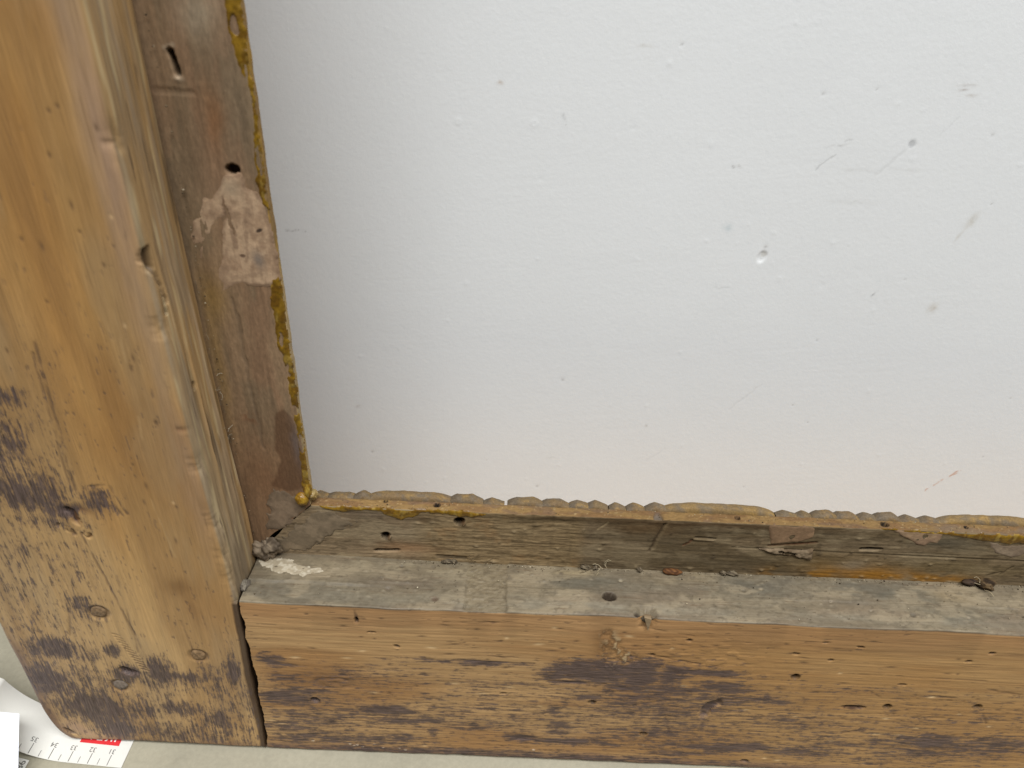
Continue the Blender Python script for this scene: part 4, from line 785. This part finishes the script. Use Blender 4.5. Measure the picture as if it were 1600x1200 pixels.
# ---- fine grit lying in the rebate, on the lip and in the corner: one mass
rs = np.random.RandomState(23)
gv, gf, gc = [], [], []
def grain(p, r, rgb):
    b0 = len(gv); a = rs.normal(size=(3, 3)); q, _ = np.linalg.qr(a)
    for sgn in (1, -1):
        for k in range(3): gv.append(np.array(p) + sgn * q[k] * r * rs.uniform(0.5, 1.3))
    for f in ((0, 1, 2), (0, 2, 4), (0, 4, 5), (0, 5, 1), (3, 2, 1), (3, 4, 2), (3, 5, 4), (3, 1, 5)): gf.append(tuple(b0 + i for i in f))
    for k in range(6): gc.append(lin(*rgb))
TONES = [(120, 106, 84), (84, 72, 56), (168, 154, 128), (60, 50, 40), (196, 184, 158)]
for k in range(900):
    u = rs.rand()
    if u < 0.5: p = (rs.uniform(-108, 240), 27.6 - abs(rs.normal()) * 1.3, TOP + 0.25)
    elif u < 0.72: p = (rs.uniform(-108, 240), rs.uniform(1, 27), TOP + 0.3)
    elif u < 0.86: p = (rs.uniform(-84, 240), rs.uniform(28.5, 33.5), LT + 0.15)
    else:
        p = (-112.2 + abs(rs.normal()) * 0.6, 27.3 - abs(rs.normal()) * 0.3, rs.uniform(112, 330))
    grain(p, rs.choice([0.15, 0.2, 0.28, 0.42], p=[0.4, 0.3, 0.2, 0.1]), TONES[rs.randint(5) if rs.rand() < 0.5 else rs.randint(2)])
me = raw_mesh('grit', np.array(gv) * MM, np.array(gf), np.array(gc), False)
grit = link('grit', me, M_LINT, rail); grit['kind'] = 'stuff'; grit['label'] = 'fine dust and grit caught in the rebate'

# ---- carved gilt ornament along the level sight edge: each carved lobe and bead is one piece
LOBES = [(-86, -79, 136.4, 2.2), (-79.2, -66.5, 136.0, 2.6), (-67, -60, 138.4, 1.7), (-60.4, -24.5, 138.9, 4.5), (-25, -11.4, 138.9, 2.6), (-9.6, -2, 136.4, 2.4), (1, 16, 138.5, 2.0), (15.2, 26.8, 138.0, 3.0), (27.8, 36.4, 137.7, 2.6), (35.8, 43.8, 138.2, 3.2),
         (46, 51.6, 136.8, 2.0), (53.6, 60.4, 137.2, 1.9), (61.8, 71, 138.4, 2.0), (69.6, 117, 139.3, 4.2), (119.6, 127.8, 136.2, 2.6), (129, 134.6, 136.4, 2.1), (135.4, 145.6, 137.9, 2.4), (145, 154.6, 137.6, 3.0), (155.6, 163.4, 137.4, 2.4), (162.8, 173, 138.3, 2.6), (174.6, 181.6, 136.8, 2.2), (183, 191.6, 136.8, 2.2), (191.6, 236, 138.9, 4.0),
         (238, 245, 136.6, 2.2), (247, 254, 136.8, 2.2), (255, 266, 138, 2.6), (267, 277, 138, 2.6), (279, 286, 136.6, 2.2), (288, 334, 139, 4.0)]
for i, (xa, xb, zt, pw) in enumerate(LOBES):
    nt, nq = 30, 14
    Tt, Q = np.meshgrid(np.linspace(0, 1, nt), np.linspace(0, 1, nq), indexing='ij')
    e = np.abs(2 * Tt - 1) ** pw; hh = np.clip(1 - e, 0, 1) ** 0.8
    if xb - xa < 9.5: hh = np.minimum(Tt / 0.40, (1 - Tt) / 0.60) ** 0.75
    elif xb - xa < 18: hh = np.clip(np.minimum(Tt / 0.24, (1 - Tt) / 0.3), 0, 1) ** 0.8 * (0.93 + 0.07 * np.cos(Tt * 9))
    if pw < 1.9: hh = 1 - np.abs(2 * Tt - 1) ** 1.15
    xg = xa - 0.9 + (xb - xa + 1.8) * Tt
    zb = 132.6; H = (135.2 + (zt - 135.2) * 0.66 - zb) * (0.5 + 0.5 * hh) * (1 + 0.12 * (fbm(xg / 3.5, xg * 0, 3, 1000 + i) - 0.5))
    H = np.maximum(H, 134.7 - zb)
    ph = Q * np.pi; dep = 3.8 * (0.85 + 0.15 * hh)
    yg = 33.9 + dep - dep * np.cos(ph); zg = zb + H * (1 - np.abs(2 * Q - 1) ** 1.9) ** 0.72 - 4 * Q ** 3
    nz = fbm(xg / 2.2, yg / 2.2 + Q * 3, 4, 1100 + i); zg = zg + 0.5 * (nz - 0.5)
    c = np.empty(xg.shape + (3,)); base = (138, 113, 70) if (xb - xa) > 30 and i != 3 else (124, 102, 70); c[:] = lin(*base)
    c = mix(c, ss(0.42, 0.6, fbm(xg / 6, yg / 3, 4, 1200 + i)), lin(122, 102, 70)); c = mix(c, 0.6 * ss(0.5, 0.65, fbm(xg / 3, yg / 2, 4, 1300 + i)), lin(112, 102, 88)); c = mix(c, 0.4 * ss(0.6, 0.7, nz), lin(172, 138, 74))
    if (xb - xa) < 18: c = mix(c, 0.6 * (1 - ss(0.18, 0.42, Tt)) + 0.1, lin(98, 88, 74))  # left slope painted greyer and darker, as a shaded facet
    c = c * np.array([0.78, 0.76, 0.74])
    V = np.stack([xg, yg, zg], -1).reshape(-1, 3) * MM
    link('carved_lobe', raw_mesh('carved_lobe', V, grid_faces(nt, nq)[:, ::-1], c.reshape(-1, 3)), M_GILT, mould_lv)

# ------------------------------------------------------------------ paper tape measure under the frame's corner
def strip_z(s, s0, k):
    t = np.clip(s - s0, 0, None); return np.where(t < 45, k * t * t, k * 45 * 45 + (t - 45) * 2 * k * 45 * 0.6)
TA = np.array([-180.2, -12.3]); TD = np.array([-0.998, 0.06]); TN = np.array([0.06, 0.998])
SK = 0.0120
def on_tape(s, v, lift):
    z = strip_z(s, 29, SK) + 0.25 + lift
    # the arc length is shortened as the strip climbs
    ds = np.where(s > 29, 0.5 * (2 * SK) ** 2 * (np.clip(s - 29, 0, 45) ** 3) / 3, 0)
    q = s - ds + v * 0.10
    return np.stack([TA[0] + TD[0] * q + TN[0] * v, TA[1] + TD[1] * q + TN[1] * v, z], -1)
tape = bpy.data.objects.new('paper_tape_measure', None); sc.collection.objects.link(tape)
tape.location = (TA[0] * MM, TA[1] * MM, 0)
tape['label'] = 'white paper tape measure with a red printed block, trapped under the rounded frame corner'
tape['category'] = 'tape measure'
ORG = np.array([TA[0], TA[1], 0.0])
S_, Vv = np.meshgrid(np.linspace(0, 120, 160), np.linspace(0, 24, 14), indexing='ij')
tv = on_tape(S_, Vv, 0.12 * (fbm(S_ / 14, Vv / 14, 2, 1400) - 0.5))
c = np.empty(S_.shape + (3,)); c[:] = lin(214, 212, 204); c = shade(c, 0.95 + 0.1 * fbm(S_ / 12, Vv / 9, 4, 1401))
V = (np.concatenate([tv.reshape(-1, 3), tv.reshape(-1, 3) - (0, 0, 0.12)]) - ORG) * MM
F = grid_faces(*S_.shape); F = np.concatenate([F, F[:, ::-1] + S_.size])
link('strip', raw_mesh('strip', V, F, np.concatenate([c, c]).reshape(-1, 3)), M_PAPER, tape)

def text_verts(body, size):
    cu = bpy.data.curves.new('t', 'FONT'); cu.body = body; cu.size = size; cu.align_x = 'CENTER'
    cu.resolution_u = 4
    o = bpy.data.objects.new('t', cu); sc.collection.objects.link(o)
    dg = bpy.context.evaluated_depsgraph_get(); me = o.evaluated_get(dg).to_mesh()
    V = np.array([v.co[:] for v in me.vertices]); F = [tuple(p.vertices) for p in me.polygons]
    o.evaluated_get(dg).to_mesh_clear(); bpy.data.objects.remove(o); bpy.data.curves.remove(cu)
    return V, F
def print_on(name, body, size, s, v, mat, lift=0.1):
    T3, F = text_verts(body, size)
    # printed upside down as seen from the camera
    pts = on_tape(s + T3[:, 0], v - T3[:, 1], lift)
    return link(name, raw_mesh(name, (pts - ORG) * MM, F, None, False), mat, tape)
def quad_on(name, s0, s1, v0, v1, mat, lift=0.1, skew=0.0, n=8):
    a, b = np.meshgrid(np.linspace(s0, s1, n), np.linspace(v0, v1, 4), indexing='ij')
    pts = on_tape(a + skew * (b - v0), b, lift).reshape(-1, 3)
    return link(name, raw_mesh(name, (pts - ORG) * MM, grid_faces(n, 4), None, False), mat, tape)
for k in range(9):
    sN = 7.4 + 9.7 * k
    print_on('printed_number', str(31 + k), 3.4, sN + 0.6, 8.4, M_INK)
    quad_on('tick_mark', sN - 0.16, sN + 0.16, 0.4, 5.6, M_INK, 0.1, 0.0, 2)
    quad_on('tick_mark', sN + 4.75, sN + 5.0, 0.4, 3.4, M_INK, 0.1, 0.0, 2)
quad_on('printed_block', 6.0, 26.0, 10.3, 19.0, M_RED, 0.1)
print_on('printed_lettering', 'IKEA', 7.5, 15.8, 17.2, M_WHITE_PRINT, 0.2)

# loose end of a second tape on the floor
tape2 = bpy.data.objects.new('paper_tape_measure', None); sc.collection.objects.link(tape2)
tape2.location = (-0.232, -0.012, 0)
tape2['label'] = 'short end of paper tape poking out from under the white sheet on the floor'
tape2['category'] = 'tape measure'
a, b = np.meshgrid(np.linspace(0, 1, 16), np.linspace(0, 1, 8), indexing='ij')
px = -262 + 36.5 * a + 1.5 * b * a; py = -9.0 - 24 * b - 2.5 * a ** 4 + 1.0 * a
pz = 0.3 + 1.6 * np.sin(a * 3) * (1 - a)
V = np.stack([px + 232, py + 12, pz], -1).reshape(-1, 3) * MM
link('strip', raw_mesh('strip', V, grid_faces(16, 8)[:, ::-1], np.tile(lin(224, 222, 214), (V.shape[0], 1))), M_PAPER, tape2)
T3, F = text_verts('98', 4.6)
q = np.stack([-229.5 + 232 + T3[:, 1] * 1.0, -13.2 + 12 - T3[:, 0], np.full(len(T3), 0.75)], -1) * MM
link('printed_number', raw_mesh('printed_number', q, F, None, False), M_INK, tape2)

# ------------------------------------------------------------------ white sheet of paper leaning on the tape
a, b = np.meshgrid(np.linspace(0, 1, 24), np.linspace(0, 1, 24), indexing='ij')
cA = np.array([-229.4, -0.6, 22.0]); cB = np.array([-219.3, -25.5, 8.0]); dl = np.array([-70.0, -6.0, 16.0])
pts = cA + (cB - cA) * b[..., None] * 1.35 + dl * a[..., None]
pts[..., 2] += 1.2 * np.sin(a * 3) * np.sin(b * 3)
ORG2 = np.array([-222.5, -34.0, 0.0])
c = np.tile(lin(228, 231, 238), (a.size, 1))
tv = pts.reshape(-1, 3) - ORG2
V = np.concatenate([tv, tv - (0, 0, 0.12)]) * MM
F = grid_faces(24, 24)[:, ::-1]; F = np.concatenate([F, F[:, ::-1] + a.size])
o = link('paper_sheet', raw_mesh('paper_sheet', V, F, np.concatenate([c, c])), M_PAPER, None, tuple(ORG2 * MM))
o['label'] = 'corner of a blank bluish white sheet of paper lying over the tape measure'
o['category'] = 'paper'
